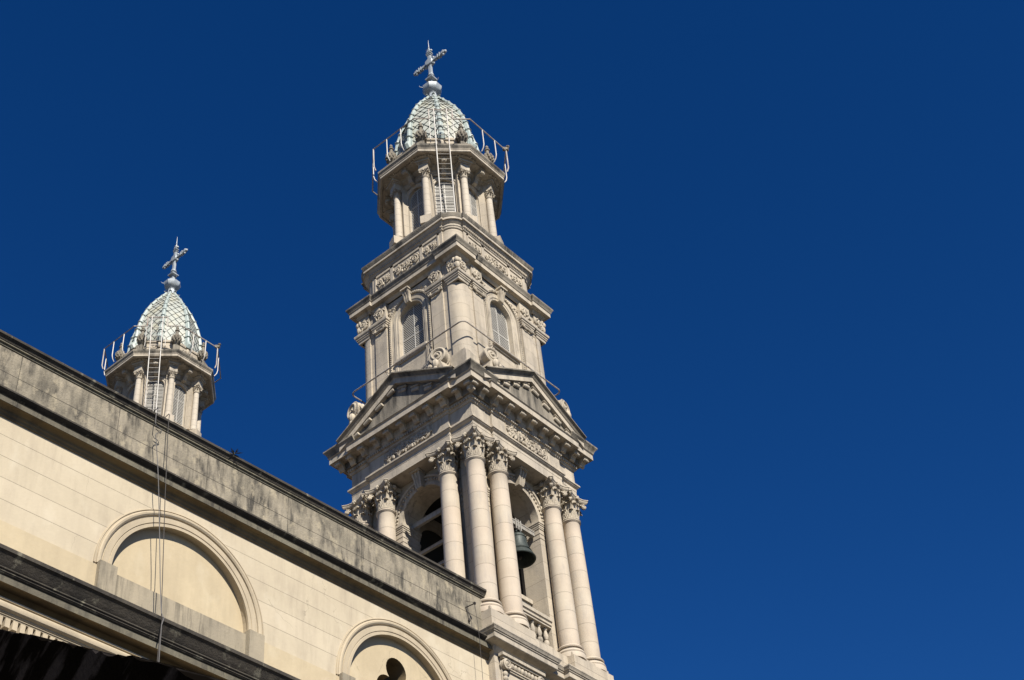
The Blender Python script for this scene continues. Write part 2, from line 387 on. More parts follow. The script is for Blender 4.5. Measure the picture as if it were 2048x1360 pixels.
def bracket(w, L, H):          # modillion: plate above an S scroll, projecting towards -y, top at z=0
    b = MB()
    b.box(-w*.66, w*.66, -L*1.06, 0, -.035, 0); b.box(-w*.58, w*.58, -L*1.0, 0, -.07, -.035)
    side = [(0, -.07), (-L*.93, -.07), (-L*1.0, -.10-H*.1), (-L*.97, -.08-H*.32), (-L*.86, -.08-H*.38), (-L*.62, -.08-H*.3), (-L*.4, -.08-H*.55), (-L*.28, -.08-H*.92), (-L*.12, -.08-H), (0, -.08-H*.95)]
    for i in range(3):
        x0 = (-.5+i/3)*w; x1 = x0+w/3; k = 1 if i != 1 else 1.06
        vs = [(x0, y*k, z) for y, z in side]+[(x1, y*k, z) for y, z in side]; m = len(side)
        b.add(vs, [tuple(range(m)), tuple(range(2*m-1, m-1, -1))]+[(j, (j+1) % m, (j+1) % m+m, j+m) for j in range(m)])
    b.lathe([(.0, -w*.56), (H*.17, -w*.56), (H*.2, -w*.5), (H*.2, w*.5), (H*.17, w*.56), (0, w*.56)], 10, M=Matrix.Translation((0, -L*.88, -.1-H*.17)) @ Matrix.Rotation(pi/2, 4, 'Y'), cap=False)
    return b
def volute(R, w, turns=2.0):   # big scroll facing -y, axis along y
    b = MB()
    sp = spiral((0, 0), R, R*.12, turns, -pi*.5, 44, 1)
    b.tube([(x, -w/2, z) for x, z in sp], [R*.17*(1-.6*i/44) for i in range(45)], 6)
    b.tube([(x, w/2, z) for x, z in sp], [R*.17*(1-.6*i/44) for i in range(45)], 6)
    b.lathe([(0, -w/2), (R*.8, -w/2), (R*1.0, -w*.45), (R*.93, -w*.2), (R*.98, 0), (R*.93, w*.2), (R*1.0, w*.45), (R*.8, w/2), (0, w/2)], 22, M=Matrix.Rotation(pi/2, 4, 'X'), cap=False)
    b.ball((0, -w/2, 0), R*.2, 8, 5); b.ball((0, w/2, 0), R*.2, 8, 5)
    return b
def dentils(b, plan_half, hface, u0, u1, z0, z1, d, k, step=.13, wd=.085):
    n = max(1, int((u1-u0)/step)); st = (u1-u0)/n
    for i in range(n):
        u = u0+st*(i+.5); b.box(u-wd/2, u+wd/2, -hface-d, -hface, z0, z1, SIDE(k))
def louvres(w, zb, zs, M, pitch=.085, rail=None, mull=.02, depth=.05):
    # arched shutter pair: frame, slats, mullion; facing -y at y=0
    fr = MB(); sl_ = MB(); r = w
    archivolt(fr, zs, zb, [(r, 0), (r, .035), (r-.055, .035), (r-.055, 0)], M, 16)
    fr.box(-mull, mull, -.05, 0, zb, zs+r-.03, M)
    for zr in [zb+.04]+(rail or []): fr.box(-r, r, -.045, .0, zr-.03, zr+.03, M)
    z = zb+.09
    while z < zs+r-.06:
        ww = r if z < zs else sqrt(max(0, r*r-(z-zs)**2))
        ww -= .05
        if ww > .06 and not any(abs(z-q) < .07 for q in (rail or [])):
            for x0, x1 in ((-ww, -mull), (mull, ww)):
                if x1-x0 > .03:
                    vs = [(x0, -.035, z+.18*pitch), (x1, -.035, z+.18*pitch), (x1, .0, z+.34*pitch), (x0, .0, z+.34*pitch), (x0, -.035, z-.22*pitch), (x1, -.035, z-.22*pitch), (x1, .0, z-.05*pitch), (x0, .0, z-.05*pitch)]
                    sl_.add(vs, [(0, 1, 2, 3), (4, 7, 6, 5), (0, 4, 5, 1), (2, 6, 7, 3), (0, 3, 7, 4), (1, 5, 6, 2)], M)
        z += pitch
    bk = MB(); c = archcurve(r, zs, zb, 16); bk.add([(x, .06, z) for x, z in c], [tuple(range(len(c)))[::-1]], M)
    return fr, sl_, bk
def window(parent, w, zb, zs, M, pitch, rail, nm='louvred_window'):
    fr, s_, bk = louvres(w, zb, zs, M, pitch, rail)
    f = build(nm, fr, LOUV, parent); build('louvre_slats', s_, LOUV, f); build('dark_backing', bk, DARK, f)
    return f

# ================================================================== the near bell tower
def make_tower(full=True):
    T = thing('bell_tower', 'x', 'tower')
    ORN = []
    # ---------------- pedestal storey
    b = MB()
    b.slab(ressaut(3.72, 3.45, .85), -5, 28.95)
    for k in range(1):        # framed scroll panels of the pedestal
        for s in (-1, 1): b.box(s*2.28-1.15, s*2.28+1.15, -3.80, -3.71, 21, 28.42, SIDE(k))
    build('pedestal', b, STONE, T)
    b = MB()
    b.sweep(ressaut(3.72, 3.45, .85), [(0, 28.55), (.05, 28.6), (.10, 28.68), (.14, 28.80), (.46, 28.86), (.48, 28.88), (.48, 29.08), (.52, 29.10), (.52, 29.14), (.56, 29.16), (.60, 29.26), (.62, 29.28), (.62, 29.33), (0, 29.38)])
    build('pedestal_cornice', b, TRIM, T)
    b = MB(); b.slab(ressaut(3.93, 3.60, 1.25), 29.33, 30.33); b.slab(ressaut(3.80, 2.9, 1.35), 30.33, 30.55)
    build('plinth', b, STONE, T)
    if full:
        for k in (0,):
            for s in (-1, 1):
                c = MB(); u = s*2.28
                M = SIDE(k) @ Matrix.Translation((u, -3.80, 0))
                c.box(-1.28, 1.28, -.22, 0, 28.42, 28.54, M); c.box(-1.2, 1.2, -.15, 0, 28.34, 28.42, M)
                for q in range(9):
                    t = -.8+1.6*q/8; c.ball((t, -.06, 28.2), .12, 8, 6, (.9, .8, 1), M)
                c.box(-.85, .85, -.10, 0, 28.0, 28.05, M); c.box(-.85, .85, -.06, 0, 27.93, 28.0, M)
                for s2 in (-1, 1):
                    c.merge(volute(.22, .2), M @ Matrix.Translation((s2*1.02, -.1, 28.12)))
                    for q in range(9): c.ball((s2*1.02, -.05, 27.75-.2*q), .12, 8, 6, (1, .8, 1), M)
                build('scroll_panel', c, CARVE, T)
    # ---------------- belfry: four arched walls, impost bands, archivolts, keystones
    b = MB()
    for k in range(4):
        w_ = 2.95 if k % 2 == 0 else 1.85
        archwall(b, -w_, w_, 30.5, 39.5, 1.30, 37.45, 30.9, 2.95, 1.85, SIDE(k), 24)
    b.box(-2.25, 2.25, -2.25, 2.25, 30.5, 30.9)
    for sx in (-1, 1):
        for sy in (-1, 1): b.box(min(sx*2.3, sx*3.05), max(sx*2.3, sx*3.05), min(sy*2.3, sy*3.05), max(sy*2.3, sy*3.05), 30.55, 39.45)
    build('belfry_wall', b, STONE, T)
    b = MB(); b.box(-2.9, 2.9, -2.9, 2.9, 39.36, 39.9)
    for k in (2, 3): b.box(-1.35, 1.35, -2.0, -1.95, 30.6, 39.0, SIDE(k))  # added dark sheets closing the far arches, so the belfry interior looks dark
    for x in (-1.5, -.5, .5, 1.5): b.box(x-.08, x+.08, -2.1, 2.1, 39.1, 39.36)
    build('belfry_ceiling_dark_screens', b, DARK, T)
    for k in range(4):
        if k > 1 and not full: continue
        M = SIDE(k)
        for s in (-1, 1):
            c = MB()
            if True:
                for z0, z1, e in ((36.55, 36.60, .02), (36.80, 36.85, .02), (37.06, 37.14, .03), (37.14, 37.24, .05), (37.24, 37.32, .08), (37.32, 37.45, .11)):
                    xa, xb = sorted((s*(1.30-e), s*2.25)); c.box(xa, xb, -(2.95+e), -(1.85-e*.3), z0, z1, M)
            build('impost', c, TRIM, T)
        c = MB()
        archivolt(c, 37.45, 37.45, [(1.27, 2.6), (1.27, 3.0), (1.40, 3.02), (1.42, 2.98), (1.44, 3.0), (1.62, 3.02), (1.64, 3.09), (1.72, 3.11), (1.76, 3.05), (1.76, 2.9)], M, 30, legs=False)
        for i in range(26):
            a = pi*(i+.5)/26; c.ball((-1.53*cos(a), -3.04, 37.45+1.53*sin(a)), .062, 6, 4, (1, .9, 1), M)
        build('archivolt', c, CARVE, T)
        build('keystone', keystone(.46, .72, .42, M @ Matrix.Translation((0, -2.98, 38.62))), CARVE, T)
    # ---------------- columns
    sh = MB(); prof = [(.40, 0)]
    for i in range(13):
        z = 6.95*i/12; r = .405-.055*(z/6.95)**1.6; prof.append((r, z+.02))
    prof += [(.36, 6.99), (.40, 7.02), (.42, 7.06), (.40, 7.11), (.36, 7.13)]
    sh.lathe(prof, 32)
    sh.lathe([(.47, -.38), (.53, -.37), (.56, -.30), (.53, -.22), (.46, -.20), (.44, -.16), (.45, -.12), (.50, -.10), (.52, -.05), (.49, 0), (.41, .02), (.38, .06)], 32)
    sh.lathe([(.56, -.6), (.57, -.42), (.56, -.38), (.4, -.37)], 32)
    sh.v = [(x*1.09, y*1.09, z) for x, y, z in sh.v]
    shm = None; cpm = None; cap = corinthian(.385, 1.26, .60)
    G, Hh = 1.85, 3.37
    pos = [(s1*a, s2*c) for (a, c) in ((Hh, Hh), (G, Hh), (Hh, G)) for s1 in (-1, 1) for s2 in (-1, 1)]
    for (x, y) in pos:
        if abs(x) == Hh and abs(y) == Hh: x *= .985; y *= .985
        o = build('column', sh, COLST, T, (x, y, 30.98), me=shm); shm = o.data
        if True:
            c = build('capital', cap, CARVE, o, (0, 0, 7.10), me=cpm, smooth=28); cpm = c.data
    # ---------------- balustrade in each arch
    balm = None; bal = MB()
    bal.lathe([(.10, 0), (.10, .08), (.07, .1), (.115, .17), (.125, .27), (.10, .36), (.07, .38), (.10, .4), (.07, .42), (.10, .5), (.115, .58), (.085, .72), (.055, .84), (.075, .87), (.09, .9), (.09, .95)], 14)
    for k in range(2):
        M = SIDE(k); c = MB()
        c.box(-1.3, 1.3, -2.95, -2.6, 31.98, 32.08, M); c.box(-1.3, 1.3, -3.0, -2.55, 32.08, 32.2, M); c.box(-1.3, 1.3, -3.06, -2.5, 32.24, 32.4, M); c.box(-1.3, 1.3, -3.02, -2.53, 32.2, 32.24, M)
        c.box(-1.3, 1.3, -3.0, -2.55, 30.56, 31.0, M)
        B = build('balustrade', c, TRIM, T)
        for i in range(6):
            u = -1.08+.43*i; p = onface(k, u, 2.78, 31.0); o = build('baluster', bal, TRIM, B, p, me=balm); balm = o.data
    # ---------------- entablature
    P1 = ressaut(3.66, 3.78, 2.42)
    P1 = []
    for k in range(4):
        for u, h in ((-3.66, 3.66), (-2.42, 3.66), (-2.42, 3.78), (2.42, 3.78), (2.42, 3.66)):
            v = Matrix.Rotation(pi/2*k, 2) @ Vector((u, -h)); P1.append((v.x, v.y))
    b = MB(); b.sweep(P1, [(-1.05, 39.42), (-.08, 39.42), (-.08, 39.60), (-.04, 39.61), (-.04, 39.84), (.0, 39.86), (.0, 40.02), (.04, 40.04), (.09, 40.09), (.10, 40.13), (.14, 40.14), (.14, 40.22), (0, 40.24)])
    build('architrave', b, TRIM, T)
    b = MB(); b.slab(P1, 39.43, 41.35, -.012); FZ = build('frieze', b, TRIM, T)
    for k in range(4):
        if k > 1: continue
        M = SIDE(k) @ Matrix.Translation((0, -3.768, 40.69))
        r_ = relief(2.9, .60, M, 5, .046, 3+k, 2.2); r_.box(-1.5, 1.5, -.03, 0, .33, .36, M); r_.box(-1.5, 1.5, -.03, 0, -.36, -.33, M); r_.box(-1.5, -1.47, -.03, 0, -.33, .33, M); r_.box(1.47, 1.5, -.03, 0, -.33, .33, M)
        build('carved_panel', r_, CARVE, FZ)
    b = MB()
    b.sweep(P1, [(0, 41.05), (.05, 41.08), (.07, 41.14), (.07, 41.16), (.10, 41.17), (.10, 41.30), (.14, 41.31), (.15, 41.36), (.18, 41.42), (.20, 41.45), (.20, 41.74), (.68, 41.75), (.70, 41.72), (.72, 41.72), (.72, 42.02), (.76, 42.04), (.78, 42.06)])
    C1 = build('main_cornice', b, TRIM, T)
    for k in range(4):
        b = MB()
        dentils(b, 0, 3.76+.10, -2.45, 2.45, 41.18, 41.30, .09, k)
        dentils(b, 0, 3.66+.08, -3.75, -2.5, 41.18, 41.30, .09, k); dentils(b, 0, 3.66+.08, 2.5, 3.75, 41.18, 41.30, .09, k)
        build('dentil_band', b, TRIM, C1)
    # cyma only over the corner blocks (the middle is closed by the pediments)
    cy = [(.72, 42.04), (.76, 42.06), (.77, 42.12), (.82, 42.24), (.90, 42.34), (.93, 42.38), (.93, 42.46), (.0, 42.56)]
    b = MB()
    for k in range(4):
        R = Matrix.Rotation(pi/2*k, 2)
        pl = [R @ Vector(p) for p in ((-3.66, 2.42+.4), (-3.66, -3.66), (2.42+.4-5.64, -3.66))]
        pl = [R @ Vector(p) for p in ((-3.66, -2.70), (-3.66, -3.66), (-2.70, -3.66))]
        b.sweep([(p.x, p.y) for p in pl], cy, closed=False)
        for e in (0, 1):
            q = pl[0] if e == 0 else pl[2]
            d = (pl[1]-pl[0]) if e == 0 else (pl[2]-pl[1]); d.normalize(); nn = Vector((d.y, -d.x))
            vs = [(q.x+nn.x*o, q.y+nn.y*o, z) for o, z in cy]+[(q.x, q.y, 42.04)]
            b.add(vs, [tuple(range(len(vs))) if e else tuple(range(len(vs)))[::-1]])
        build('cornice_gutter_moulding', b, TOPST, T); b = MB()
    mo = bracket(.30, .42, .34); mom = None
    for k in range(4):
        if k > 1: continue
        for i in range(7):
            u = -2.43+.81*i
            h = 3.97
            o = build('modillion', mo, CARVE, C1, None, me=mom); mom = o.data; o.matrix_local = SIDE(k) @ Matrix.Translation((u, -h, 41.745))
        for u in (-3.26, -3.98, 3.26, 3.98):
            o = build('modillion', mo, CARVE, C1, None, me=mom); o.matrix_local = SIDE(k) @ Matrix.Translation((u, -3.86, 41.745))
    # pediments
    mo2 = bracket(.36, .54, .50); mom2 = None
    for k in range(4):
        M = SIDE(k); A = 44.40; E0 = 3.60; z0 = 42.46; sl_ = (A-z0)/E0; L = sqrt(1+sl_*sl_)
        ped = MB()
        ped.prism([(-3.1, 42.05), (3.1, 42.05), (0, 42.05+3.1*sl_)], -3.55, -3.2, M)
        PO = build('pediment', ped, TYMP, T)
        rk = MB()
        prof = [(3.2, -.66), (3.66, -.66), (3.70, -.56), (3.76, -.52), (3.80, -.42), (4.44, -.42), (4.50, -.42), (4.50, -.16), (4.54, -.14)]
        prof2 = [(4.54, -.14), (4.56, -.10), (4.60, -.04), (4.68, .0), (4.71, .01), (4.71, .07), (3.0, .12)]
        def rake(pf):
            q = MB(); m = len(pf)
            rows = []
            for ue in (-1, 0, 1):
                for (h, t) in pf:
                    if ue == 0: rows.append((0, -h, A+t*L))
                    else:
                        zz = z0+t*L
                        # cut by the horizontal top of the corona
                        u = E0
                        if t < 0: u = E0+t*0.0
                        rows.append((ue*u, -h, zz))
            fs = []
            for a in (0, 1):
                for i in range(m-1): fs.append((a*m+i, a*m+i+1, (a+1)*m+i+1, (a+1)*m+i))
            q.add(rows, fs, M); return q
        build('raking_cornice', rake(prof), TRIM, PO)
        build('raking_gutter_moulding', rake(prof2), TOPST, PO)
        if k < 2:
            for s in (-1, 1):
                for i in range(5):
                    u = .38+.76*i
                    zt = A-.43*L-abs(u)*sl_
                    if zt < 42.35: continue
                    o = build('modillion', mo2, CARVE, PO, None, me=mom2); mom2 = o.data
                    o.matrix_local = M @ Matrix.Translation((s*u, -3.86, zt)) @ Matrix(((1, 0, 0, 0), (0, 1, 0, 0), (-s*sl_, 0, 1, 0), (0, 0, 0, 1)))
            c = MB(); n = 26
            for s in (-1, 1):
                for i in range(n):
                    u = .1+2.5*i/n; zt = A-.62*L-u*sl_
                    c.box(s*u-.035, s*u+.035, -3.75, -3.60, zt-.10, zt, M)
            build('raking_dentils', c, TRIM, PO)
            build('tympanum_carving', relief(1.7, .6, M @ Matrix.Translation((0, -3.55, 42.80)), 3, .06, 8+k), CARVE, PO)
    b = MB()
    b.slab([(-3.9, -3.9), (3.9, -3.9), (3.9, 3.9), (-3.9, 3.9)], 41.36, 42.40)
    for k in range(4):       # roofs behind the pediments
        b.prism([(-3.5, 42.38), (3.5, 42.38), (0, 44.36)], -4.3, -2.6, SIDE(k))
    build('cornice_roof', b, TOPST, T)
    # ---------------- second storey
    h = 3.3
    seg = [(-2.60, h), (-2.60, 3.22), (-2.25, 3.22), (-2.25, h+.0), (-1.48, h+.0), (-1.48, 3.14), (-1.44, 3.14), (-1.44, 2.6), (1.44, 2.6), (1.44, 3.14), (1.48, 3.14), (1.48, h), (2.25, h), (2.25, 3.22), (2.60, 3.22), (2.60, h)]
    P2 = rounded(seg, h, .55)
    b = MB(); b.slab(P2, 42.4, 49.3)
    for k in range(4): archwall(b, -1.44, 1.44, 42.4, 49.3+1.6, .80, 49.25, 46.62, 3.14, 2.62, SIDE(k), 20)
    build('upper_storey_wall', b, STONE, T)
    for sx in (-1, 1):
        for sy in (-1, 1):
            b = MB()
            for e, z0_, z1_ in ((3.56, 42.4, 44.35), (3.50, 44.35, 44.45), (3.42, 44.45, 44.62)):
                xa, xb = sorted((sx*2.62, sx*e)); ya, yb = sorted((sy*2.62, sy*e)); b.box(xa, xb, ya, yb, z0_, z1_)
            build('corner_block', b, TRIM, T)
    for k in range(4):
        for s in (-1, 1):
            b = MB(); xa, xb = sorted((s*1.42, s*2.30)); b.box(xa, xb, -3.42, -3.0, 42.4, 44.55, SIDE(k))
            xa, xb = sorted((s*1.45, s*2.27)); b.box(xa, xb, -3.36, -3.0, 44.55, 44.7, SIDE(k)); build('pilaster_base', b, TRIM, T)
    for k in range(4):
        M = SIDE(k)
        if k > 1 and not full: continue
        window(T, .80, 46.68, 49.25, M @ Matrix.Translation((0, -2.86, 0)), .115, [48.05])
        b = MB()
        archivolt(b, 49.25, 45.0, [(.80, 2.95), (.80, 3.16), (.90, 3.17), (.92, 3.20), (1.06, 3.21), (1.08, 3.15), (1.10, 3.17), (1.20, 3.19), (1.22, 3.15), (1.24, 3.26), (1.37, 3.26), (1.38, 3.1)], M, 28)
        for i in range(30):
            a = pi*(i+.5)/30; b.ball((-1.30*cos(a), -3.27, 49.25+1.30*sin(a)), .042, 5, 4, M=M)
        for s in (-1, 1):
            for i in range(32): b.ball((s*1.30, -3.27, 49.2-.13*i), .042, 5, 4, M=M)
        build('window_surround', b, CARVE, T)
        b = MB(); b.box(-1.02, 1.02, -3.32, -2.8, 46.55, 46.68, M); b.box(-.94, .94, -3.22, -2.8, 46.45, 46.55, M)
        b.box(-.93, .93, -3.16, -3.1, 45.3, 45.38, M); b.box(-.93, -.85, -3.16, -3.1, 45.38, 46.45, M); b.box(.85, .93, -3.16, -3.1, 45.38, 46.45, M)
        build('window_sill', b, TRIM, T)
        build('keystone', keystone(.40, .72, .34, M @ Matrix.Translation((0, -3.14, 50.0))), CARVE, T)
        b = MB()     # carved spandrels
        for s in (-1, 1):
            for i in range(22):
                a = random.uniform(.15, .75)*pi/2; rr = random.uniform(1.5, 1.95); x = s*rr*cos(a); z = 49.25+rr*sin(a)
                if abs(x) < 1.42 and z < 50.6: b.ball((x, -3.15, z), .075, 6, 4, (1.3, .8, .8), M @ Matrix.Identity(4))
        build('spandrel_carving', b, CARVE, T)
    # caps, carved frieze and cornice of the second storey
    seg2 = [(-2.62, 3.34), (-2.62, 3.24), (-2.27, 3.24), (-2.27, 3.36), (-1.44, 3.36), (-1.44, 2.4), (1.44, 2.4), (1.44, 3.36), (2.27, 3.36), (2.27, 3.24), (2.62, 3.24), (2.62, 3.34)]
    P3 = []
    for k in range(4):
        R = Matrix.Rotation(pi/2*k, 2)
        for u, hh in [(-3.34, 3.34)]+seg2:
            v = R @ Vector((u, -hh)); P3.append((v.x, v.y))
    b = MB()
    b.sweep(P3, [(-.1, 49.28), (.0, 49.28), (.02, 49.42), (.06, 49.44), (.06, 49.52), (.10, 49.54), (.10, 49.62), (.15, 49.66), (.17, 49.74), (.17, 49.80), (.0, 49.84)])
    # keep the band clear of the arch: only the parts beyond |u|>1.44 matter, the rest sits behind the archivolt
    build('capital_band', b, TRIM, T)
    b = MB(); b.slab(P3, 49.82, 50.98, -.03); build('upper_frieze', b, TRIM, T)
    for k in range(4):
        if k > 1: continue
        M = SIDE(k)
        for s in (-1, 1):
            b = relief(.66, .9, M @ Matrix.Translation((s*2.98, -3.32, 50.38)), 1, .045, 21+k, 2.4); build('frieze_carving', b, CARVE, T); b = MB()
            b.merge(relief(.72, .9, M @ Matrix.Translation((s*1.86, -3.34, 50.38)), 1, .045, 11+k, 2.4))
            for s2 in (-1, 1):
                sp = [(s*1.86+s2*.36+x, -3.40, z) for x, z in spiral((0, 49.34), .13, .02, 1.6, pi/2, 14, s2)]
                b.tube(sp, .035, 5, M)
            b.tube([(s*1.86-.36, -3.38, 49.3), (s*1.86-.2, -3.4, 49.2), (s*1.86, -3.4, 49.24), (s*1.86+.2, -3.4, 49.2), (s*1.86+.36, -3.38, 49.3)], .05, 6, M)
            build('frieze_carving', b, CARVE, T)
    for k in range(4):        # carved head motif on each corner
        b = MB()
        M = Matrix.Rotation(pi/4+pi/2*k, 4, 'Z') @ Matrix.Translation((0, -4.72, 0))
        b.ball((0, 0, 50.55), .16, 10, 8, (.9, .9, 1.15), M); b.ball((0, .02, 50.22), .15, 8, 6, (1, .8, 1.4), M)
        for s in (-1, 1): b.ball((s*.15, .06, 50.6), .09, 8, 6, (1, .8, 1.6), M)
        build('corner_carving', b, CARVE, T)
    P4 = []
    for k in range(4):
        R = Matrix.Rotation(pi/2*k, 2)
        for u, hh in ((-3.34, 3.34), (-2.55, 3.34), (-2.55, 3.22), (2.55, 3.22), (2.55, 3.34)):
            v = R @ Vector((u, -hh)); P4.append((v.x, v.y))
    b = MB(); b.sweep(P4, [(-.02, 50.92), (.03, 50.95), (.05, 51.02), (.09, 51.06), (.11, 51.12), (.30, 51.14), (.31, 51.12), (.32, 51.12), (.32, 51.36), (.34, 51.38)])
    build('upper_cornice', b, TRIM, T)
    b = MB(); b.sweep(P4, [(.34, 51.38), (.36, 51.40), (.37, 51.46), (.41, 51.54), (.45, 51.60), (.46, 51.62), (.46, 51.70), (-.5, 51.85)]); build('upper_cornice_gutter', b, TOPST, T)
    # ---------------- attic
    h = 3.12; seg = [(-2.42, h), (-2.42, 3.2), (2.42, 3.2), (2.42, h)]
    P5 = rounded(seg, h, .66)
    b = MB(); b.slab(P5, 51.6, 53.55); AT = build('attic_wall', b, STONE, T)
    for k in range(4):
        M = SIDE(k)
        if k > 1: continue
        b = MB()
        for u0, u1 in ((-2.22, -2.12), (-1.12, -.92), (.92, 1.12), (2.12, 2.22)): b.box(u0, u1, -3.25, -3.19, 52.2, 53.35, M)
        b.box(-2.22, 2.22, -3.25, -3.19, 53.22, 53.35, M)
        build('attic_panel_frame', b, TRIM, AT)
        b = MB()
        b.merge(relief(1.8, .66, M @ Matrix.Translation((0, -3.2, 52.72)), 3, .04, 31+k, 1.8))
        build('attic_carving', b, CARVE, AT)
        for s in (-1, 1): build('attic_carving', relief(.94, .66, M @ Matrix.Translation((s*1.62, -3.2, 52.72)), 2, .036, 33+k, 1.8), CARVE, AT)
    b = MB(); b.sweep(P5, [(0, 53.40), (.06, 53.44), (.08, 53.52), (.12, 53.56), (.12, 53.66), (.16, 53.70), (.22, 53.76), (.24, 53.84), (.30, 53.86), (.31, 53.84), (.32, 53.84), (.32, 53.98)])
    for k in range(4): dentils(b, 0, 3.3, -2.5, 2.5, 53.55, 53.66, .06, k, .12, .07)
    build('attic_cornice', b, TRIM, T)
    b = MB(); b.sweep(P5, [(.32, 53.98), (.34, 54.0), (.36, 54.08), (.40, 54.16), (.40, 54.24), (-.2, 54.34), (-.5, 54.40)]); 
    b.slab(P5, 54.0, 54.40, -.45); build('attic_cornice_gutter', b, TOPST, T)
    # ---------------- lantern
    rot = pi/8
    b = MB(); b.slab(ngon(8, 3.02, rot), 54.2, 54.95); b.slab(ngon(8, 2.92, rot), 54.95, 55.25)
    b.slab(ngon(8, 2.16, rot), 55.25, 56.2)
    for i in range(8):
        a = rot+i*pi/4; b.box(-.30, .30, -.45, .36, 55.25, 55.80, at(2.72*cos(a), 2.72*sin(a), 0, a+pi/2))
        b.box(-.27, .27, -.27, .27, 55.80, 55.86, at(2.72*cos(a), 2.72*sin(a), 0, a+pi/2))
    build('lantern_plinth', b, STONE, T)
    b = MB(); ow = MB()
    for i in range(8):
        M = Matrix.Rotation(i*pi/4, 4, 'Z')
        archwall(b, -.86, .86, 56.0, 60.3, .56, 58.95, 56.25, 2.16, 1.8, M, 14)
        archivolt(ow, 58.95, 56.0, [(.56, 2.1), (.56, 2.19), (.66, 2.21), (.68, 2.25), (.75, 2.25), (.76, 2.12)], M, 18)
        ow.merge(keystone(.2, .3, .2, M @ Matrix.Translation((0, -2.16, 59.6))))
    for i in range(8):
        a = rot+i*pi/4; b.box(-.3, .3, -.34, .2, 56.0, 60.3, at(2.2*cos(a), 2.2*sin(a), 0, a+pi/2))
    build('lantern_wall', b, STONE, T); build('lantern_archivolts', ow, TRIM, T)
    for i in range(8):
        M = Matrix.Rotation(i*pi/4, 4, 'Z')
        window(T, .54, 56.3, 58.95, M @ Matrix.Translation((0, -1.98, 0)), .12, [58.3], 'lantern_window')
    sh = MB(); sh.lathe([(.26, 0), (.29, .03), (.26, .07), (.235, .09), (.25, .12), (.22, .15)]+[(.215-.035*(t/10)**1.5, .17+3.05*t/10) for t in range(11)]+[(.2, 3.24), (.215, 3.27), (.19, 3.30)], 22)
    cap = corinthian(.185, .52, .275); shm = cpm = None
    for i in range(8):
        a = rot+i*pi/4
        o = build('lantern_column', sh, LCOLST, T, (2.72*cos(a), 2.72*sin(a), 55.86), me=shm); shm = o.data; o.rotation_euler = (0, 0, a+pi/2)
        c = build('capital', cap, CARVE, o, (0, 0, 3.29), me=cpm, smooth=50); cpm = c.data
    b = MB()     # entablature blocks over the columns, soffit mouldings and consoles between
    for i in range(8):
        a = rot+i*pi/4; M = at(2.72*cos(a), 2.72*sin(a), 0, a+pi/2)
        b.box(-.27, .27, -.27, .9, 59.67, 60.12, M); b.box(-.33, .33, -.33, .9, 60.12, 60.2, M); b.box(-.40, .40, -.42, .9, 60.2, 60.34, M)
    b.sweep(ngon(8, 2.2, rot), [(0, 59.75), (.06, 59.8), (.08, 59.9), (.12, 59.95), (.12, 60.1), (.3, 60.2), (.34, 60.34), (.9, 60.36)])
    build('lantern_entablature', b, TRIM, T)
    co = bracket(.26, .78, .62); com = None
    for i in range(8):
        o = build('console', co, CARVE, T, None, me=com); com = o.data; o.matrix_local = Matrix.Rotation(i*pi/4, 4, 'Z') @ Matrix.Translation((0, -2.3, 60.34))
    b = MB(); pl = ngon(8, 3.42, rot)
    b.sweep(pl, [(-1.3, 60.38), (-.42, 60.38), (-.40, 60.44), (-.16, 60.46), (-.14, 60.40), (-.02, 60.40), (0, 60.42), (0, 60.56), (.03, 60.58), (.03, 60.62)])
    for i in range(8):      # carved coffers of the soffit
        M = Matrix.Rotation(i*pi/4, 4, 'Z')
        for s in (-1, 1):
            b.merge(relief(.7, .36, M @ Matrix.Translation((s*.85, -3.0, 60.42)) @ Matrix.Rotation(-pi/2, 4, 'X') @ Matrix.Rotation(pi, 4, 'Z'), 2, .03, 50+i))
    build('platform', b, TRIM, T)
    b = MB(); b.sweep(pl, [(.03, 60.62), (.05, 60.66), (.07, 60.72), (.11, 60.78), (.11, 60.92), (-.1, 60.97)]); b.slab(ngon(8, 3.45, rot), 60.6, 60.95, -.1)
    b.slab(ngon(8, 2.95, rot), 60.9, 61.35)
    build('platform_edge', b, TOPST, T)
    # ---------------- dome
    b = MB(); b.slab(ngon(8, 2.5, rot), 61.3, 62.62); b.sweep(ngon(8, 2.5, rot), [(0, 62.4), (.06, 62.45), (.08, 62.55), (.04, 62.66), (-.3, 62.72)])
    for i in range(8):
        M = Matrix.Rotation(i*pi/4, 4, 'Z') @ Matrix.Translation((0, -2.5, 61.9))
        for s in (-1, 1):
            b.tube([(s*x, -.06, z) for x, z in spiral((.35, .1), .22, .04, 1.3, pi*1.1, 14, 1)], .05, 6, M)
            b.tube([(s*.2, -.07, .25), (s*.5, -.07, -.05), (s*.85, -.05, -.15)], [.06, .05, .02], 6, M)
        b.ball((0, -.05, .3), .2, 8, 6, (.8, .6, 1.2), M)
        b.tube([(0, -.02, .5), (0, -.06, .8), (0, .1, 1.1)], [.1, .08, .02], 6, M)
    build('dome_drum', b, STONE, T)
    Z = [62.68, 63.4, 64.3, 64.9, 65.5, 66.3, 67.3, 68.2, 68.9, 69.35]; R_ = [2.44, 2.42, 2.36, 2.28, 2.16, 1.93, 1.55, 1.08, .66, .40]
    def rz(z):
        if z <= Z[0]: return R_[0]
        for i in range(len(Z)-1):
            if z <= Z[i+1]:
                t = (z-Z[i])/(Z[i+1]-Z[i])
                def g(j): return R_[max(0, min(len(R_)-1, j))]
                p0, p1, p2, p3 = g(i-1), g(i), g(i+1), g(i+2)
                return .5*((2*p1)+(-p0+p2)*t+(2*p0-5*p1+4*p2-p3)*t*t+(-p0+3*p1-3*p2+p3)*t**3)
        return R_[-1]
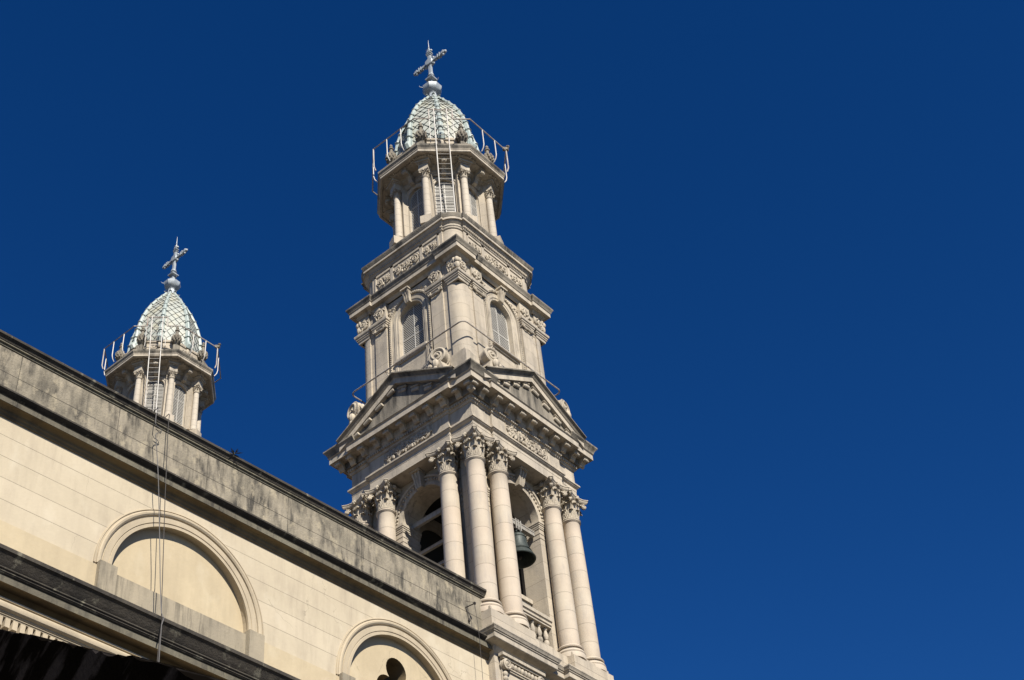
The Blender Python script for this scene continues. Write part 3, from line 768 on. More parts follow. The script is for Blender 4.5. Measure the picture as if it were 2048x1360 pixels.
    # arclength table
    arc = [0]; zz = [Z[0]+(Z[-1]-Z[0])*i/120 for i in range(121)]
    for i in range(120): arc.append(arc[-1]+math.hypot(zz[i+1]-zz[i], rz(zz[i+1])-rz(zz[i])))
    def z_of(s):
        s = max(0, min(arc[-1], s))
        for i in range(120):
            if s <= arc[i+1]: return zz[i]+(zz[i+1]-zz[i])*(s-arc[i])/(arc[i+1]-arc[i])
        return zz[-1]
    b = MB(); ca = cos(pi/8); hw = .27; hh = .36
    core = MB(); core.lathe([(rz(z)*.97, z) for z in zz[::4]], 8, M=Matrix.Identity(4)); 
    for i in range(8):        # diamond tiles on each segment, each lower tip lifted over the next
        M = Matrix.Rotation(i*pi/4+pi/8, 4, 'Z')
        row = 0; s = 0
        while s < arc[-1]+hh:
            u0 = 0 if row % 2 == 0 else hw
            for q in range(-6, 7):
                u = u0+q*2*hw
                vs = []
                for du, ds, lift in ((0, -hh*.97, .065), (hw*.96, 0, .018), (0, hh*.96, -.012), (-hw*.96, 0, .018)):
                    z = z_of(s+ds); r = rz(z)*ca; hwid = rz(z)*sin(pi/8)
                    uu = max(-hwid, min(hwid, u+du)); vs.append((uu, -(r+lift), z))
                if max(v[0] for v in vs)-min(v[0] for v in vs) > .03 and abs(u) < rz(z_of(s))*sin(pi/8)+hw*.9:
                    b.add(vs, [(0, 1, 2, 3)], M)
            s += hh; row += 1
    DO = build('dome', b, DOME, T, smooth=0)
    build('dome_shell', core, ZINC, DO, smooth=0)
    rb = MB(); ss = [arc[-1]*i/26 for i in range(27)]
    pth = [(0, -(rz(z_of(s))+.03), z_of(s)) for s in ss]
    rb.tube(pth, [.135-.06*i/26 for i in range(27)], 8)
    rb.tube([(x-.17*(1-i/34), y+.05, z) for i, (x, y, z) in enumerate(pth)], .045, 5); rb.tube([(x+.17*(1-i/34), y+.05, z) for i, (x, y, z) in enumerate(pth)], .045, 5)
    for q in range(1, 9):
        s = q*arc[-1]/9+.1; z = z_of(s); z2 = z_of(s+.1)
        p = Vector((0, -(rz(z)+.03), z)); p2 = Vector((0, -(rz(z2)+.03), z2)); k_ = 1-.5*q/9
        rb.tube([p, p+(p2-p)*.35, p+(p2-p)*.7, p2], [.15*k_+.01, .215*k_, .20*k_, .14*k_], 10)
        rb.box(-.27*k_, .27*k_, -.04, .06, -.03, .03, Matrix.Translation(p))
    rb.tube([(0, -2.5, 62.6), (0, -2.62, 62.75), (0, -2.55, 63.05)], [.24, .22, .15], 8)
    rbm = None
    for i in range(8):
        o = build('rib', rb, RIBM, DO, None, me=rbm); rbm = o.data; o.matrix_local = Matrix.Rotation(i*pi/4-pi/4, 4, 'Z')
    # ---------------- finial and cross
    b = MB()
    for i in range(8):
        M = Matrix.Rotation(i*pi/4, 4, 'Z') @ Matrix.Translation((0, -.36, 69.0)); leaf(b, M, .42, .3, .10)
    b.lathe([(.55, 69.0), (.42, 69.3), (.30, 69.55), (.26, 69.9), (.30, 69.95), (.26, 70.05)], 8)
    b.lathe([(.27, 70.0), (.46, 70.12), (.58, 70.30), (.62, 70.48), (.62, 70.54), (.54, 70.58), (.36, 70.86), (.28, 70.94), (.24, 70.98)], 8, M=Matrix.Rotation(pi/8, 4, 'Z'))
    b.lathe([(.17, 70.95), (.25, 71.0), (.12, 71.25), (.16, 71.38), (.38, 71.42), (.40, 71.5), (.20, 71.56), (.22, 71.68), (.16, 71.75), (.13, 71.95)], 4, M=Matrix.Rotation(pi/4, 4, 'Z'))
    for a in (.3, 2.4, 4.4): b.tube([(.5*cos(a), .5*sin(a), 70.6), (.72*cos(a), .72*sin(a), 70.66), (.80*cos(a), .80*sin(a), 70.78)], [.03, .02, .006], 5)
    build('finial', b, ZINC, T)
    b = MB(); cz = 73.2       # the arms lie along Y (across the nave)
    M = Matrix.Identity(4)
    b.box(-.09, .09, -.09, .09, 71.8, 74.35); b.box(-.05, .05, -.125, .125, 71.9, 74.3)
    b.box(-.09, .09, -1.05, 1.05, cz-.09, cz+.09); b.box(-.05, .05, -1.0, 1.0, cz-.125, cz+.125)
    for (y, z, dy, dz) in ((0, 74.36, 0, 1), (-1.10, cz, -1, 0), (1.10, cz, 1, 0)):
        b.ball((0, y+dy*.17, z+dz*.17), .11, 8, 6); b.box(-.11, .11, y-.10, y+.10, z-.10, z+.10)
        for s in (-1, 1): b.ball((0, y+s*.17*abs(dz), z+s*.17*abs(dy)), .09, 8, 6)
        for q, e in ((.24, .17), (.40, .14)): b.box(-.12, .12, y-dy*q-.025-e*abs(dz), y-dy*q+.025+e*abs(dz), z-dz*q-.025-e*abs(dy), z-dz*q+.025+e*abs(dy))
    b.lathe([(0, -.17), (.26, -.17), (.30, -.12), (.30, .12), (.26, .17), (0, .17)], 16, M=Matrix.Translation((0, 0, cz)) @ Matrix.Rotation(pi/2, 4, 'Y'), cap=False)
    for q in range(4):
        a = pi/4+q*pi/2; y, z = .34*cos(a), cz+.34*sin(a)
        b.tube([(0, y*.6+dy_, z_) for dy_, z_ in [(0, cz+.2*sin(a)), (y*.45, z), (y*.75, z+.1*sin(a))]], [.08, .06, .04], 6); b.ball((0, y*1.25, z+.08*sin(a)), .085, 8, 6)
        b.tube([(x2*0, y+x2, z+z2) for x2, z2 in spiral((0, 0), .14, .03, 1.2, a, 10)], .035, 5)
    for s in (-1, 1):
        for q in (.55, .8): b.ball((0, s*q, cz-.2), .06, 6, 5); 
    b.lathe([(.2, 71.75), (.24, 71.8), (.2, 71.9), (.15, 72.0), (.17, 72.05), (.12, 72.12)], 8)
    b.tube([(0, 0, 74.6), (0, 0, 75.0), (0, 0, 75.6)], [.035, .025, .008], 6)
    b.tube([(-.02, .3, 74.72), (0, 0, 74.8)], [.006, .02], 4); b.ball((0, 0, 74.8), .06, 6, 5)
    build('cross', b, ZINC, T)
    # ---------------- urns on the platform
    u = MB(); u.box(-.30, .30, -.30, .30, -.55, 0); u.box(-.25, .25, -.25, .25, 0, .08)
    u.lathe([(.22, .08), (.24, .14), (.14, .22), (.12, .30), (.18, .36), (.30, .46), (.37, .62), (.39, .78), (.36, .95), (.26, 1.08), (.17, 1.13), (.15, 1.2), (.13, 1.35), (.12, 1.5), (.19, 1.54), (.20, 1.6), (.12, 1.64), (.09, 1.72), (.13, 1.80), (.11, 1.9), (.04, 2.0), (.0, 2.06)], 16, cap=False)
    for rr, z_, n in ((.34, .55, 9), (.385, .7, 10), (.375, .86, 10), (.30, 1.0, 9)):
        for i in range(n):
            a = 2*pi*i/n+z_*7; u.ball((rr*cos(a), rr*sin(a), z_), .09, 6, 5, (1, 1, 1.2))
    for i_ in range(len(u.v)): x_, y_, z_ = u.v[i_]; u.v[i_] = (x_*.78, y_*.78, z_*.97)
    um = None
    for i in range(8):
        a = rot+i*pi/4; o = build('urn', u, URNM, T, (2.95*cos(a), 2.95*sin(a), 61.78), me=um); um = o.data; o.rotation_euler = (0, 0, a+pi/2)
    # ---------------- big scrolls that flank the second storey
    v = volute(.46, .42); vm = None
    for k in range(4):
        for s in (-1, 1):
            o = build('scroll_bracket', v, CARVE, T, None, me=vm, smooth=40); vm = o.data
            o.matrix_local = SIDE(k) @ Matrix.Translation((s*(3.05 if (k == 0 and s > 0) or (k == 1 and s < 0) else 2.25), -3.90, 44.42)) @ Matrix.Rotation(s*.25, 4, 'Z') @ Matrix.Scale(s, 4, (1, 0, 0))
            if k < 2 or True:
                c = MB(); M = SIDE(k)
                far = (k == 0 and s > 0) or (k == 1 and s < 0); uc = 3.05 if far else 2.25
                pts_ = [(s*(uc-.38), 42.4), (s*(uc+.42), 42.4), (s*(uc+.38), 43.5), (s*(uc+.22), 44.02), (s*(uc-.28), 44.02)]
                c.prism(pts_ if s > 0 else pts_[::-1], -4.12, -3.3, M)
                c.tube([(s*(uc-.40), -3.98, 44.45), (s*(uc-.62), -3.95, 44.0), (s*(uc-.95), -3.9, 43.6), (s*(uc-1.3), -3.85, 43.4), (s*(uc-1.6), -3.85, 43.5)], [.13, .13, .11, .09, .05], 7, M)
                for q in range(5): c.ball((s*(uc-.42-.12*q), -4.1, 43.95-.2*q), .14-.01*q, 7, 5, (1.1, .9, 1), M)
                c.ball((s*uc, -4.2, 43.85), .19, 8, 6, (1, .9, 1.3), M); c.ball((s*uc, -4.22, 43.5), .13, 8, 6, (1, .9, 1.3), M)
                build('scroll_block', c, CARVE, T)
    for sx in (-1, 1):        # leaning scrolls beyond the corners
        pass
    return T
CX, CY = 40.24, 32.21
TW = make_tower()
TW.location = (CX, CY, 0)
TW['label'] = 'tall pale stone bell tower on the right, open belfry with columns showing'; TW['group'] = 'twin bell towers'
def copytree(o, parent=None, skip=()):
    c = o.copy(); COL.objects.link(c)
    if parent is not None: c.parent = parent; c.matrix_parent_inverse = o.matrix_parent_inverse.copy()
    for ch in list(o.children):
        if ch.name.split('.')[0] in skip: continue
        copytree(ch, c, skip)
    return c
T2 = copytree(TW, None, ('scroll_panel', 'balustrade', 'modillion', 'frieze_carving', 'spandrel_carving', 'carved_panel', 'raking_dentils', 'tympanum_carving', 'attic_carving', 'scroll_bracket', 'scroll_block', 'impost', 'archivolt', 'keystone', 'attic_panel_frame', 'dentil_band', 'corner_carving', 'pedestal_cornice'))
T2.location = (42.48, 59.41, 4.24)
T2['label'] = 'farther bell tower on the left, only its lantern and dome above the parapet'

# ------------------------------------------------------------------ ladders and railings (one set per tower)
def make_ladder():
    b = MB(); ax = Vector((-1, -1, 0)).normalized(); tx = Vector((1, -1, 0)).normalized()
    def P(t, a, z): return ax*a+tx*t+Vector((0, 0, z))
    top = [P(s, 3.80, 63.62) for s in (-.44, .28)]; bot = [P(s, 2.95, 55.6) for s in (-.36, .36)]
    L = thing('ladder', 'x', 'ladder')
    for i in range(2):
        c = MB(); c.tube([bot[i], top[i]], .035, 6); build('rail', c, WPAINT, L)
    rm = MB()
    for i in range(22):
        t = (i+.5)/22; rm = MB(); rm.tube([bot[0].lerp(top[0], t), bot[1].lerp(top[1], t)], .02, 5); build('rung', rm, WPAINT, L)
    return L
def make_railing():
    R = thing('platform_railing', 'x', 'railing')
    a = 3.74; pl = [Vector((x, y, 62.8)) for x, y in ngon(8, a, pi/8)]
    ax = Vector((-1, -1, 0)).normalized(); tx = Vector((1, -1, 0)).normalized()
    def P(t, aa, z): return ax*aa+tx*t+Vector((0, 0, z))
    # vertices i: angle 22.5+45i; near face lies between i=4 (202.5) and i=5 (247.5)
    path = [pl[(5+i) % 8] for i in range(8)]
    b = MB(); loop = [P(.58, a, 62.8)]+path+[P(-.72, a, 62.8)]
    for i in range(len(loop)-1): b.tube([loop[i], loop[i+1]], .04, 6)
    for seg in (((-.72, 62.8), (-.72, 63.62)), ((-.72, 63.62), (.58, 63.62)), ((.58, 63.62), (.58, 62.8))):
        b.tube([P(seg[0][0], a, seg[0][1]), P(seg[1][0], a, seg[1][1])], .045, 6)
    build('top_rail', b, RPAINT, R)
    for i in range(8):
        p, q = pl[i], pl[(i+1) % 8]
        for t in {3: (.33, .67), 5: (.33, .67), 2: (.7,), 6: (.3,)}.get(i, ()):
            c = MB(); s = p.lerp(q, t); n = ((p+q)/2); n.z = 0; n.normalize()
            c.tube([s, s-Vector((0, 0, 1.25)), s-Vector((0, 0, 1.5))-n*.05, s-Vector((0, 0, 1.72))-n*.2], .032, 6); build('post', c, WPAINT, R)
        c = MB(); s = p; n = Vector((p.x, p.y, 0)).normalized()
        if i in (3, 6): c.tube([s, s-Vector((0, 0, 1.5)), s-Vector((0, 0, 1.8))-n*.1], .04, 6); build('post', c, RPAINT, R)
    for t in (-.72, .58):
        c = MB(); c.tube([P(t, a, 62.8), P(t, a, 61.0), P(t, a-.15, 60.9)], .02, 5); build('post', c, WPAINT, R)
    c = MB(); p = pl[6]; c.box(-.09, .09, -.14, .18, -.08, .09, Matrix.Translation(p+Vector((0, 0, .12))) @ Matrix.Rotation(.6, 4, 'Z') @ Matrix.Rotation(.3, 4, 'X'))
    c.lathe([(.05, 0), (.11, .08), (.11, .12)], 10, M=Matrix.Translation(p+Vector((.05, -.1, .2))))
    build('floodlight', c, URNM, R)
    return R
LD = make_ladder(); LD.location = (CX, CY, 0)
LD['label'] = 'white steel ladder climbing to the platform of the tall right tower'; LD['group'] = 'tower ladders'
RL = make_railing(); RL.location = (CX, CY, 0)
RL['label'] = 'thin white railing round the platform of the right tower'; RL['group'] = 'platform railings'
L2 = copytree(LD); L2.location = T2.location; L2['label'] = 'white steel ladder climbing to the platform of the left tower'
R2 = copytree(RL); R2.location = T2.location; R2['label'] = 'thin white railing round the platform of the left tower'
# railing round the foot of the second storey
R3 = thing('maintenance_railing', 'thin rounded steel rail around the louvred storey above the pediments', 'railing', (CX, CY, 0))
b = MB(); pl = rounded([], 3.66, .28, 5); pl.append(pl[0]); b.tube([(x, y, 46.05) for x, y in pl], .04, 6); build('rail', b, RPAINT, R3)
for k in range(4):
    for u in (-2.55, .3, 2.55) if False else (-1.35, 1.35):
        c = MB(); c.tube([onface(k, u, 3.66, 46.05), onface(k, u, 3.5, 45.95), onface(k, u+.0, 3.2, 45.5)], .025, 5); c.tube([onface(k, u, 3.66, 46.05), onface(k, u, 3.2, 46.1)], .02, 5)
        build('support', c, RPAINT, R3)

# ------------------------------------------------------------------ bell, headstock, beams, box
BX, BY = CX+.08, CY-2.62
BL = thing('bell', 'large green-black bronze bell hanging in the right-hand belfry arch', 'bell', (BX, BY, 35.0))
BL.scale = (1.14, 1.14, 1.14)
b = MB(); b.lathe([(.60, 0), (.62, .03), (.575, .12), (.50, .25), (.42, .42), (.365, .60), (.335, .80), (.32, .98), (.27, 1.09), (.14, 1.15), (.06, 1.17), (.0, 1.17), (.0, 1.13), (.22, 1.05), (.29, .9), (.33, .6), (.45, .28), (.56, .02), (.60, 0)], 40, cap=False)
for z_, r_ in ((.27, .497), (.33, .47), (.93, .335)): b.lathe([(r_-.01, z_-.012), (r_+.012, z_), (r_-.01, z_+.012)], 40, cap=False)
build('bell_body', b, BRONZE, BL)
b = MB()
for q in range(4):
    a = q*pi/2+.5; b.tube([(.04*cos(a), .04*sin(a), 1.15), (.14*cos(a), .14*sin(a), 1.22), (.12*cos(a), .12*sin(a), 1.32), (0, 0, 1.36)], .03, 6)
build('crown', b, BRONZE, BL)
b = MB(); b.tube([(0, 0, 1.1), (0, 0, .2)], .025, 6); b.ball((0, 0, .12), .09, 8, 6); build('clapper', b, IRON, BL)
HS = thing('headstock_beam', 'pale steel yoke and crossbeam the bell hangs from', 'beam', (BX, BY, 36.5))
b = MB(); b.box(-1.22-.08, 1.22-.08, -.10, .10, .22, .42); b.box(-1.3, 1.14, -.12, .12, .40, .46); build('crossbeam', b, BEAMM, HS)
for x in (-.16, .0, .16, ):
    c = MB(); c.box(x-.035, x+.035, -.14, -.11, .02, .55); build('strap', c, BEAMM, HS)
c = MB(); c.box(-.25, .25, -.08, .08, .02, .1); build('yoke', c, IRON, HS)
bg_ = 'steel beams across the left-hand belfry arch'
for i, (z_, lb) in enumerate(((37.55, 'upper pale steel beam across the left-hand belfry arch'), (35.95, 'middle pale steel beam across the left-hand belfry arch'), (34.9, 'lowest pale steel beam in the left-hand belfry arch, near the parapet'))):
    b = MB(); b.box(-.07, .07, -1.29, 1.29, -.10 if i == 0 else -.05, .10 if i == 0 else .05); b.box(-.1, .1, -1.29, 1.29, .1 if i == 0 else .05, .13 if i == 0 else .07)
    tag(build('steel_beam', b, BEAMM, None, (CX-2.3, CY, z_)), lb, 'beam', bg_)
LB = thing('louvred_box', 'slatted dark box with a pale lid behind the belfry balustrade', 'box', (CX+.5, CY-2.05, 32.4))
b = MB(); b.box(-.8, .78, -.12, .9, 1.12, 1.32); build('lid', b, TRIM, LB)
b = MB(); b.box(-.75, .72, .0, .85, -1.5, 1.12); build('case', b, DARK, LB)
b = MB()
for i in range(22): x = -.72+.066*i; b.box(x, x+.02, -.05, 0, .45, 1.12)
build('slats', b, BEAMM, LB)

# ------------------------------------------------------------------ the nave wall
WY = CY-3.4; X0, X1 = -22.0, CX-3.72
def warp(b, zref=24.0):
    b.v = [(x, y, z+(z-zref)*.0037*(x-36.44) if z > zref else z) for x, y, z in b.v]; return b
NV = thing('church_nave', 'long cream rendered nave wall with blind arches below a stained parapet', 'church', (8, WY, 0))
OFF = Vector((-8, -WY, 0))
def nb(name, b, m, parent=None, smooth=30):
    warp(b); b.v = [(x-8, y-WY, z) for x, y, z in b.v]
    return build(name, b, m, NV if parent is None else parent, None, smooth)
xs = [X0+(X1-X0)*i/24 for i in range(25)]
def course(prof, x0=X0, x1=X1, n=24):     # prof (out from wall, z), run along x
    b = MB(); m = len(prof); vs = []; fs = []
    for i in range(n+1):
        x = x0+(x1-x0)*i/n
        for o, z in prof: vs.append((x, WY-o, z))
    for i in range(n):
        for k in range(m-1): fs.append((i*m+k, (i+1)*m+k, (i+1)*m+k+1, i*m+k+1))
    b.add(vs, fs); return b
ARC = [CX-8.5-9.57*i for i in range(0, 6)]
# main wall with arched recesses
b = MB(); cuts = sorted(ARC); r0 = 2.62; zs = 24.80; zt = 28.75; zb = 23.2
lo = X0
for c in cuts:
    b.add([(lo, WY, zb-3), (c-r0, WY, zb-3), (c-r0, WY, zt), (lo, WY, zt)], [(0, 1, 2, 3)])
    n = 36; cv = [(c-r0*cos(pi*i/n), zs+r0*sin(pi*i/n)) for i in range(n+1)]
    for i in range(n):
        (xa, za), (xb, zz_) = cv[i], cv[i+1]
        b.add([(xa, WY, za), (xb, WY, zz_), (xb, WY, zt), (xa, WY, zt)], [(0, 1, 2, 3)])
    lo = c+r0
b.add([(lo, WY, zb-3), (X1, WY, zb-3), (X1, WY, zt), (lo, WY, zt)], [(0, 1, 2, 3)])
nb('wall', b, NAVE)
for j, c in enumerate(ARC):
    dp = .25
    b = MB(); n = 36; cv = [(c-r0, zb-.5)]+[(c-r0*cos(pi*i/n), zs+r0*sin(pi*i/n)) for i in range(n+1)]+[(c+r0, zb-.5)]
    for i in range(len(cv)-1):
        (xa, za), (xb, zz_) = cv[i], cv[i+1]; b.add([(xa, WY, za), (xb, WY, zz_), (xb, WY+dp, zz_), (xa, WY+dp, za)], [(0, 1, 2, 3)])
    ar = nb('blind_arch', b, NMOLD)
    b = MB()
    if j == 0:       # the last arch before the tower holds a pierced trefoil opening
        cxo, czo = c-.05, 25.66
        def tre(k, n=18):
            out = []
            for q in range(3):
                a0 = pi/2-q*2*pi/3
                cxx, czz = cxo+.56*cos(a0), czo+.56*sin(a0)
                for i in range(n):
                    a = a0+2.33-4.66*i/(n-1); out.append((cxx+.506*cos(a)*k, czz+.506*sin(a)*k))
            return out
        tr = tre(1); n3 = len(tr)
        outer = []
        for (x, z) in tr:     # radial projection on the arch/rect outline
            dx, dz = x-cxo, z-czo; t = 8
            L_ = math.hypot(dx, dz); dx /= L_; dz /= L_; t = 0
            while t < 6:
                t += .02; px, pz = cxo+dx*t, czo+dz*t
                if pz < zb-.4 or (pz > zs and math.hypot(px-c, pz-zs) > r0+.01) or (pz <= zs and abs(px-c) > r0+.01): break
            outer.append((cxo+dx*t, czo+dz*t))
        vs = [(x, WY+dp, z) for x, z in tr]+[(x, WY+dp, z) for x, z in outer]
        b.add(vs, [(i, (i+1) % n3, (i+1) % n3+n3, i+n3) for i in range(n3)])
        nb('arch_panel', b, NPLAIN, ar)
        b = MB(); b.add([(x, WY+dp, z) for x, z in tr]+[(x, WY+dp+.8, z) for x, z in tr], [(i, (i+1) % n3, (i+1) % n3+n3, i+n3)[::-1] for i in range(n3)]); nb('trefoil_reveal', b, SOFF, ar)  # reveal takes the darker soffit brown: its deep shade is painted in
        b = MB(); b.add([(c-2, WY+dp+.75, 23.5), (c+2.3, WY+dp+.75, 23.5), (c+2.3, WY+dp+.75, 28), (c-2, WY+dp+.75, 28)], [(0, 1, 2, 3)])
        nb('trefoil_glass', b, PANE, ar)
        b = MB()
        b.tube([(c-.5, WY+dp+.6, 25.9), (c-.1, WY+dp+.6, 25.0)], .05, 5); b.tube([(c-.5, WY+dp+.6, 25.9), (c-.2, WY+dp+.6, 26.1)], .04, 5)
        nb('window_bar', b, IRON, ar)
    else:
        vs = [(x, WY+dp, z) for x, z in cv]; b.add(vs, [tuple(range(len(vs)))]); nb('arch_panel', b, NPLAIN, ar)
    b = MB()
    archivolt(b, zs, zs, [(2.60, -.05), (2.60, .02), (2.70, .025), (2.71, .005), (2.73, .005), (2.74, .03), (2.92, .035), (2.93, -.005), (2.97, -.005), (2.98, .05), (3.03, .085), (3.09, .09), (3.13, .06), (3.14, .02), (3.17, .02), (3.18, .045), (3.21, .04), (3.22, -.03)], Matrix.Translation((c, WY, 0)), 56, legs=False)
    nb('arch_moulding', b, NMOLD, ar, 25)
    for s in (-1, 1):
        b = MB(); xa, xb = sorted((c+s*2.50, c+s*3.10)); b.box(xa, xb, WY-.20, WY+.3, 23.2, 24.83); nb('impost_block', b, SILLM, ar)
    b = MB(); b.box(c-2.56, c+2.56, WY-.02, WY+.24, 23.2, 24.72); nb('sill_panel', b, SILLM, ar)
# slightly projecting plain band between the arches
for a_, c_ in [(X0, ARC[5]-3.1)]+[(ARC[i+1]+3.1, ARC[i]-3.1) for i in range(5)]+[(ARC[0]+3.1, X1)]:
    b = MB(); b.box(a_, c_, WY-.05, WY+.05, 23.2, 24.72); nb('dado_band', b, NPLAIN)
# upper string course
SC = nb('string_course', course([(0, 28.34), (.05, 28.36), (.06, 28.44), (.10, 28.48), (.11, 28.56), (.18, 28.62), (.30, 28.64)]), SOFF)
nb('string_fascia', course([(.30, 28.64), (.34, 28.62), (.34, 28.80), (.36, 28.82)]), FASC, SC)
nb('string_top', course([(.36, 28.82), (.30, 28.84), (.30, 28.88), (.40, 28.94), (.46, 28.99), (.46, 29.05), (0.0, 29.22)]), BLACKM, SC)
# parapet and coping
b = MB(); vs = []
for x in xs: vs += [(x, WY-.03, 29.0), (x, WY-.03, 31.1), (x, WY+.45, 31.1), (x, WY+.45, 27.0)]
b.add(vs, [(i*4+k, (i+1)*4+k, (i+1)*4+k+1, i*4+k+1) for i in range(24) for k in range(3)]); 
b.add([(X1, WY-.03, 29.0), (X1, WY+.45, 29.0), (X1, WY+.45, 31.1), (X1, WY-.03, 31.1)], [(0, 1, 2, 3)])
nb('parapet', b, PARA)
CP = nb('coping', course([(.03, 30.98), (.06, 31.0), (.07, 31.06), (.12, 31.08), (.12, 31.13)]), FASC)
nb('coping_top', course([(.12, 31.13), (.14, 31.14), (.15, 31.18), (.20, 31.24), (.24, 31.27), (.24, 31.36), (.1, 31.44), (-.5, 31.44), (-.5, 31.1)]), BLACKM, CP)
nb('coping_end', MB().add([(X1, WY-o, z) for o, z in ((.03, 30.98), (.12, 31.13), (.24, 31.27), (.24, 31.36), (-.5, 31.44), (-.5, 30.98))], [tuple(range(6))]), FASC, CP, 0)
# great lower cornice
LC = nb('lower_cornice', course([(1.08, 22.44), (1.05, 22.42), (1.05, 22.40), (1.02, 22.38), (1.0, 22.38)]), BLACKM)
nb('cornice_cyma', course([(1.02, 22.40), (1.08, 22.43), (1.08, 22.47), (1.12, 22.49), (1.12, 22.53), (1.15, 22.56), (1.2, 22.64), (1.26, 22.74), (1.32, 22.82), (1.36, 22.84), (1.36, 22.95), (0, 23.25)]), BLACKM, LC)
nb('cornice_fascia', course([(1.0, 22.18), (1.0, 22.40)]), FASC, LC)
nb('cornice_soffit', course([(.50, 22.0), (.52, 22.10), (.60, 22.18), (.62, 22.22), (.93, 22.22), (.96, 22.18), (1.0, 22.18)]), SOFF, LC)
nb('cornice_bed_moulding', course([(.50, 22.0), (.72, 21.97), (.72, 21.92), (.66, 21.91), (.66, 21.89), (.71, 21.87), (.745, 21.82), (.75, 21.76), (.73, 21.70), (.68, 21.66), (.64, 21.65), (.64, 21.62), (.61, 21.61), (.61, 21.58), (.58, 21.57), (.58, 21.54), (.56, 21.53), (.44, 21.52), (.44, 21.26), (.38, 21.24), (.36, 21.16), (.30, 21.1), (.26, 20.9), (.2, 20.85), (.2, 10)]), NMOLD, LC)
b = MB(); x = 12.0
while x < X1: b.box(x, x+.145, WY-.585, WY-.44, 21.28, 21.53); x += .225
nb('dentil_row', b, NMOLD, LC)
# roof and far side
b = MB()
b.add([(X0, WY+.4, 29.6), (X1, WY+.4, 29.6), (X1, WY+12, 30.6), (X0, WY+12, 30.6), (X0, WY+24, 29.6), (X1, WY+24, 29.6)], [(0, 1, 2, 3), (3, 2, 5, 4)])
b.add([(X0, WY+24, 0), (X1, WY+24, 0), (X1, WY+24, 31), (X0, WY+24, 31)], [(0, 1, 2, 3)]); b.add([(X0, WY, 0), (X0, WY+24, 0), (X0, WY+24, 30), (X0, WY, 30)], [(0, 1, 2, 3)])
nb('roof', b, ROOFM)

# ------------------------------------------------------------------ cables, bracket, weed
def W(u, h, z): 
    x = CX+u; return (x, CY-h, z+(z-24)*.0*(x-36.44))
cg = 'cables hanging down the nave wall'
def cable(pts, r, m, label, name='cable'):
    p0 = Vector(W(*pts[0])); b = MB(); b.tube([Vector(W(*p))-p0 for p in pts], r, 5); o = build(name, b, m, None, p0); return tag(o, label, 'cable', cg)
cable([(-19.78, 3.3, 31.2), (-19.78, 3.55, 31.24), (-19.85, 3.68, 31.1), (-19.92, 3.7, 30.76), (-19.92, 3.7, 30.43), (-19.85, 3.7, 30.36), (-19.70, 3.7, 30.34), (-19.66, 3.7, 30.28), (-19.68, 3.7, 30.15), (-19.87, 3.7, 30.22), (-19.65, 3.72, 30.22), (-19.82, 3.7, 30.08), (-19.88, 3.72, 29.96), (-19.83, 3.75, 29.65), (-19.79, 3.8, 29.12), (-19.80, 3.9, 28.67), (-19.74, 3.92, 28.18), (-19.68, 3.9, 27.86), (-19.46, 3.9, 26.13), (-19.36, 4.0, 24.59), (-19.45, 4.3, 23.43), (-19.7, 4.78, 22.9), (-19.81, 4.85, 22.62), (-19.80, 4.85, 22.0), (-19.75, 4.85, 20.4)], .014, ROPEL, 'pale grey cable with a tangled loop near the parapet top')
cable([(-19.33, 3.3, 31.2), (-19.33, 3.55, 31.26), (-19.40, 3.68, 31.1), (-19.41, 3.68, 30.85), (-19.41, 3.7, 30.45), (-19.40, 3.72, 29.91), (-19.42, 3.8, 29.19), (-19.47, 3.92, 28.45), (-19.41, 3.9, 27.6), (-19.28, 3.9, 25.7), (-19.33, 4.1, 24.06), (-19.50, 4.4, 23.12), (-19.75, 4.78, 22.9), (-19.82, 4.85, 22.43), (-19.84, 4.85, 21.9), (-19.82, 4.85, 20.3)], .013, ROPEM, 'thin dark cable just right of the pale one over the large blind arch')
HB = thing('wall_bracket', 'small rusty iron arm sticking out of the parapet next to the tower', 'bracket', W(-4.85, 3.43, 30.17))
b = MB(); b.tube([(0, 0, 0), (.10, -.37, .05)], .022, 6); b.box(.05, .13, -.43, -.36, .0, .09); build('arm', b, IRON, HB)
b = MB(); b.tube([(0, 0, .30), (.1, -.37, .09)], .008, 5); b.tube([(0, 0, .30), (0, 0, 0)], .008, 5); b.tube([(0, -.02, 0), (.08, -.05, -.3), (.12, -.05, -.5)], .014, 5); b.ball((.12, -.05, -.52), .05, 8, 6, (1, 1, 1.8)); build('stay', b, IRON, HB)
cable([(-4.76, 3.82, 30.2), (-4.79, 3.92, 29.3), (-4.80, 3.95, 28.6), (-4.81, 3.95, 22.0)], .009, ROPEM, 'thin cable dropping from the iron bracket beside the tower')
b = MB()
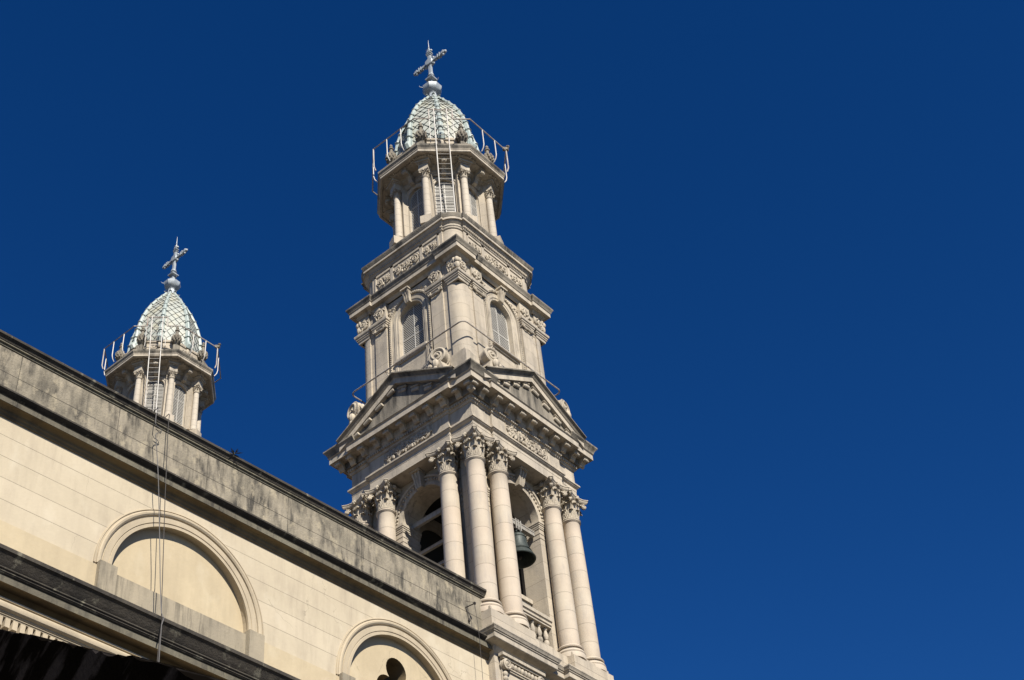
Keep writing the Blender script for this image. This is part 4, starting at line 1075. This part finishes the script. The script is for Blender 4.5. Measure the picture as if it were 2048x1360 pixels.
for i in range(26):
    a = random.uniform(0, 2*pi); l = random.uniform(.12, .34); e = random.uniform(-.2, 1.0)
    d = Vector((cos(a)*cos(e)*l, sin(a)*cos(e)*l*.8-.08, sin(e)*l)); s = Vector((-sin(a), cos(a), 0))*.018
    b.add([(0, 0, 0), s+d*.6, d, d*.6-s], [(0, 1, 2, 3)])
tag(build('weed_tuft', b, GREEN, None, W(-16.65, 3.66, 31.0)), 'small tuft of weeds rooted in the black parapet coping', 'plant')

# ------------------------------------------------------------------ mould-stained wall, deep shade painted into its black, close by at the lower left
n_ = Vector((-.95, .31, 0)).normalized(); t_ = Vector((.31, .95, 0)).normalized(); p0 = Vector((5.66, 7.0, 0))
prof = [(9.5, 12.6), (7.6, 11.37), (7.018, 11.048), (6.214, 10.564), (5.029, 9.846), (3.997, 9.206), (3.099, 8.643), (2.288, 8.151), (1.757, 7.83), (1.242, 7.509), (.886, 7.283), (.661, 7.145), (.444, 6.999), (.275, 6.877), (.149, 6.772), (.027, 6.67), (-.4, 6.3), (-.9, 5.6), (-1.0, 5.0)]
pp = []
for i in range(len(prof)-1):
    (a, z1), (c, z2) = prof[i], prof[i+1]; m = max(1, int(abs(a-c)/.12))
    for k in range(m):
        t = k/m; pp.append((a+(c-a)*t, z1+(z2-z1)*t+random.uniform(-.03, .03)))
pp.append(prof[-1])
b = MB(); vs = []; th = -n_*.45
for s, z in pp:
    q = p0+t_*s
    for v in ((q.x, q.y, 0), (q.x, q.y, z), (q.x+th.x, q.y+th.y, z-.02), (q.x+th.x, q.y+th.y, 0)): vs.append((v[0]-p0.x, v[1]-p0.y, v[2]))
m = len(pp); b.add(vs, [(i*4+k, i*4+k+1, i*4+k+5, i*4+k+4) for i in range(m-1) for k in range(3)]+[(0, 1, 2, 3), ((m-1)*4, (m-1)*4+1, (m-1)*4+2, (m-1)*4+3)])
tag(build('ruined_wall', b, MSHADE, None, p0), 'mould-stained crumbling wall with deep shade painted in at the lower left corner', 'wall')

# ------------------------------------------------------------------ ground
b = MB(); g = 900; b.add([(-g, -g, 0), (g, -g, 0), (g, g, 0), (-g, g, 0)], [(0, 1, 2, 3)]); struct(build('ground', b, GROUND))
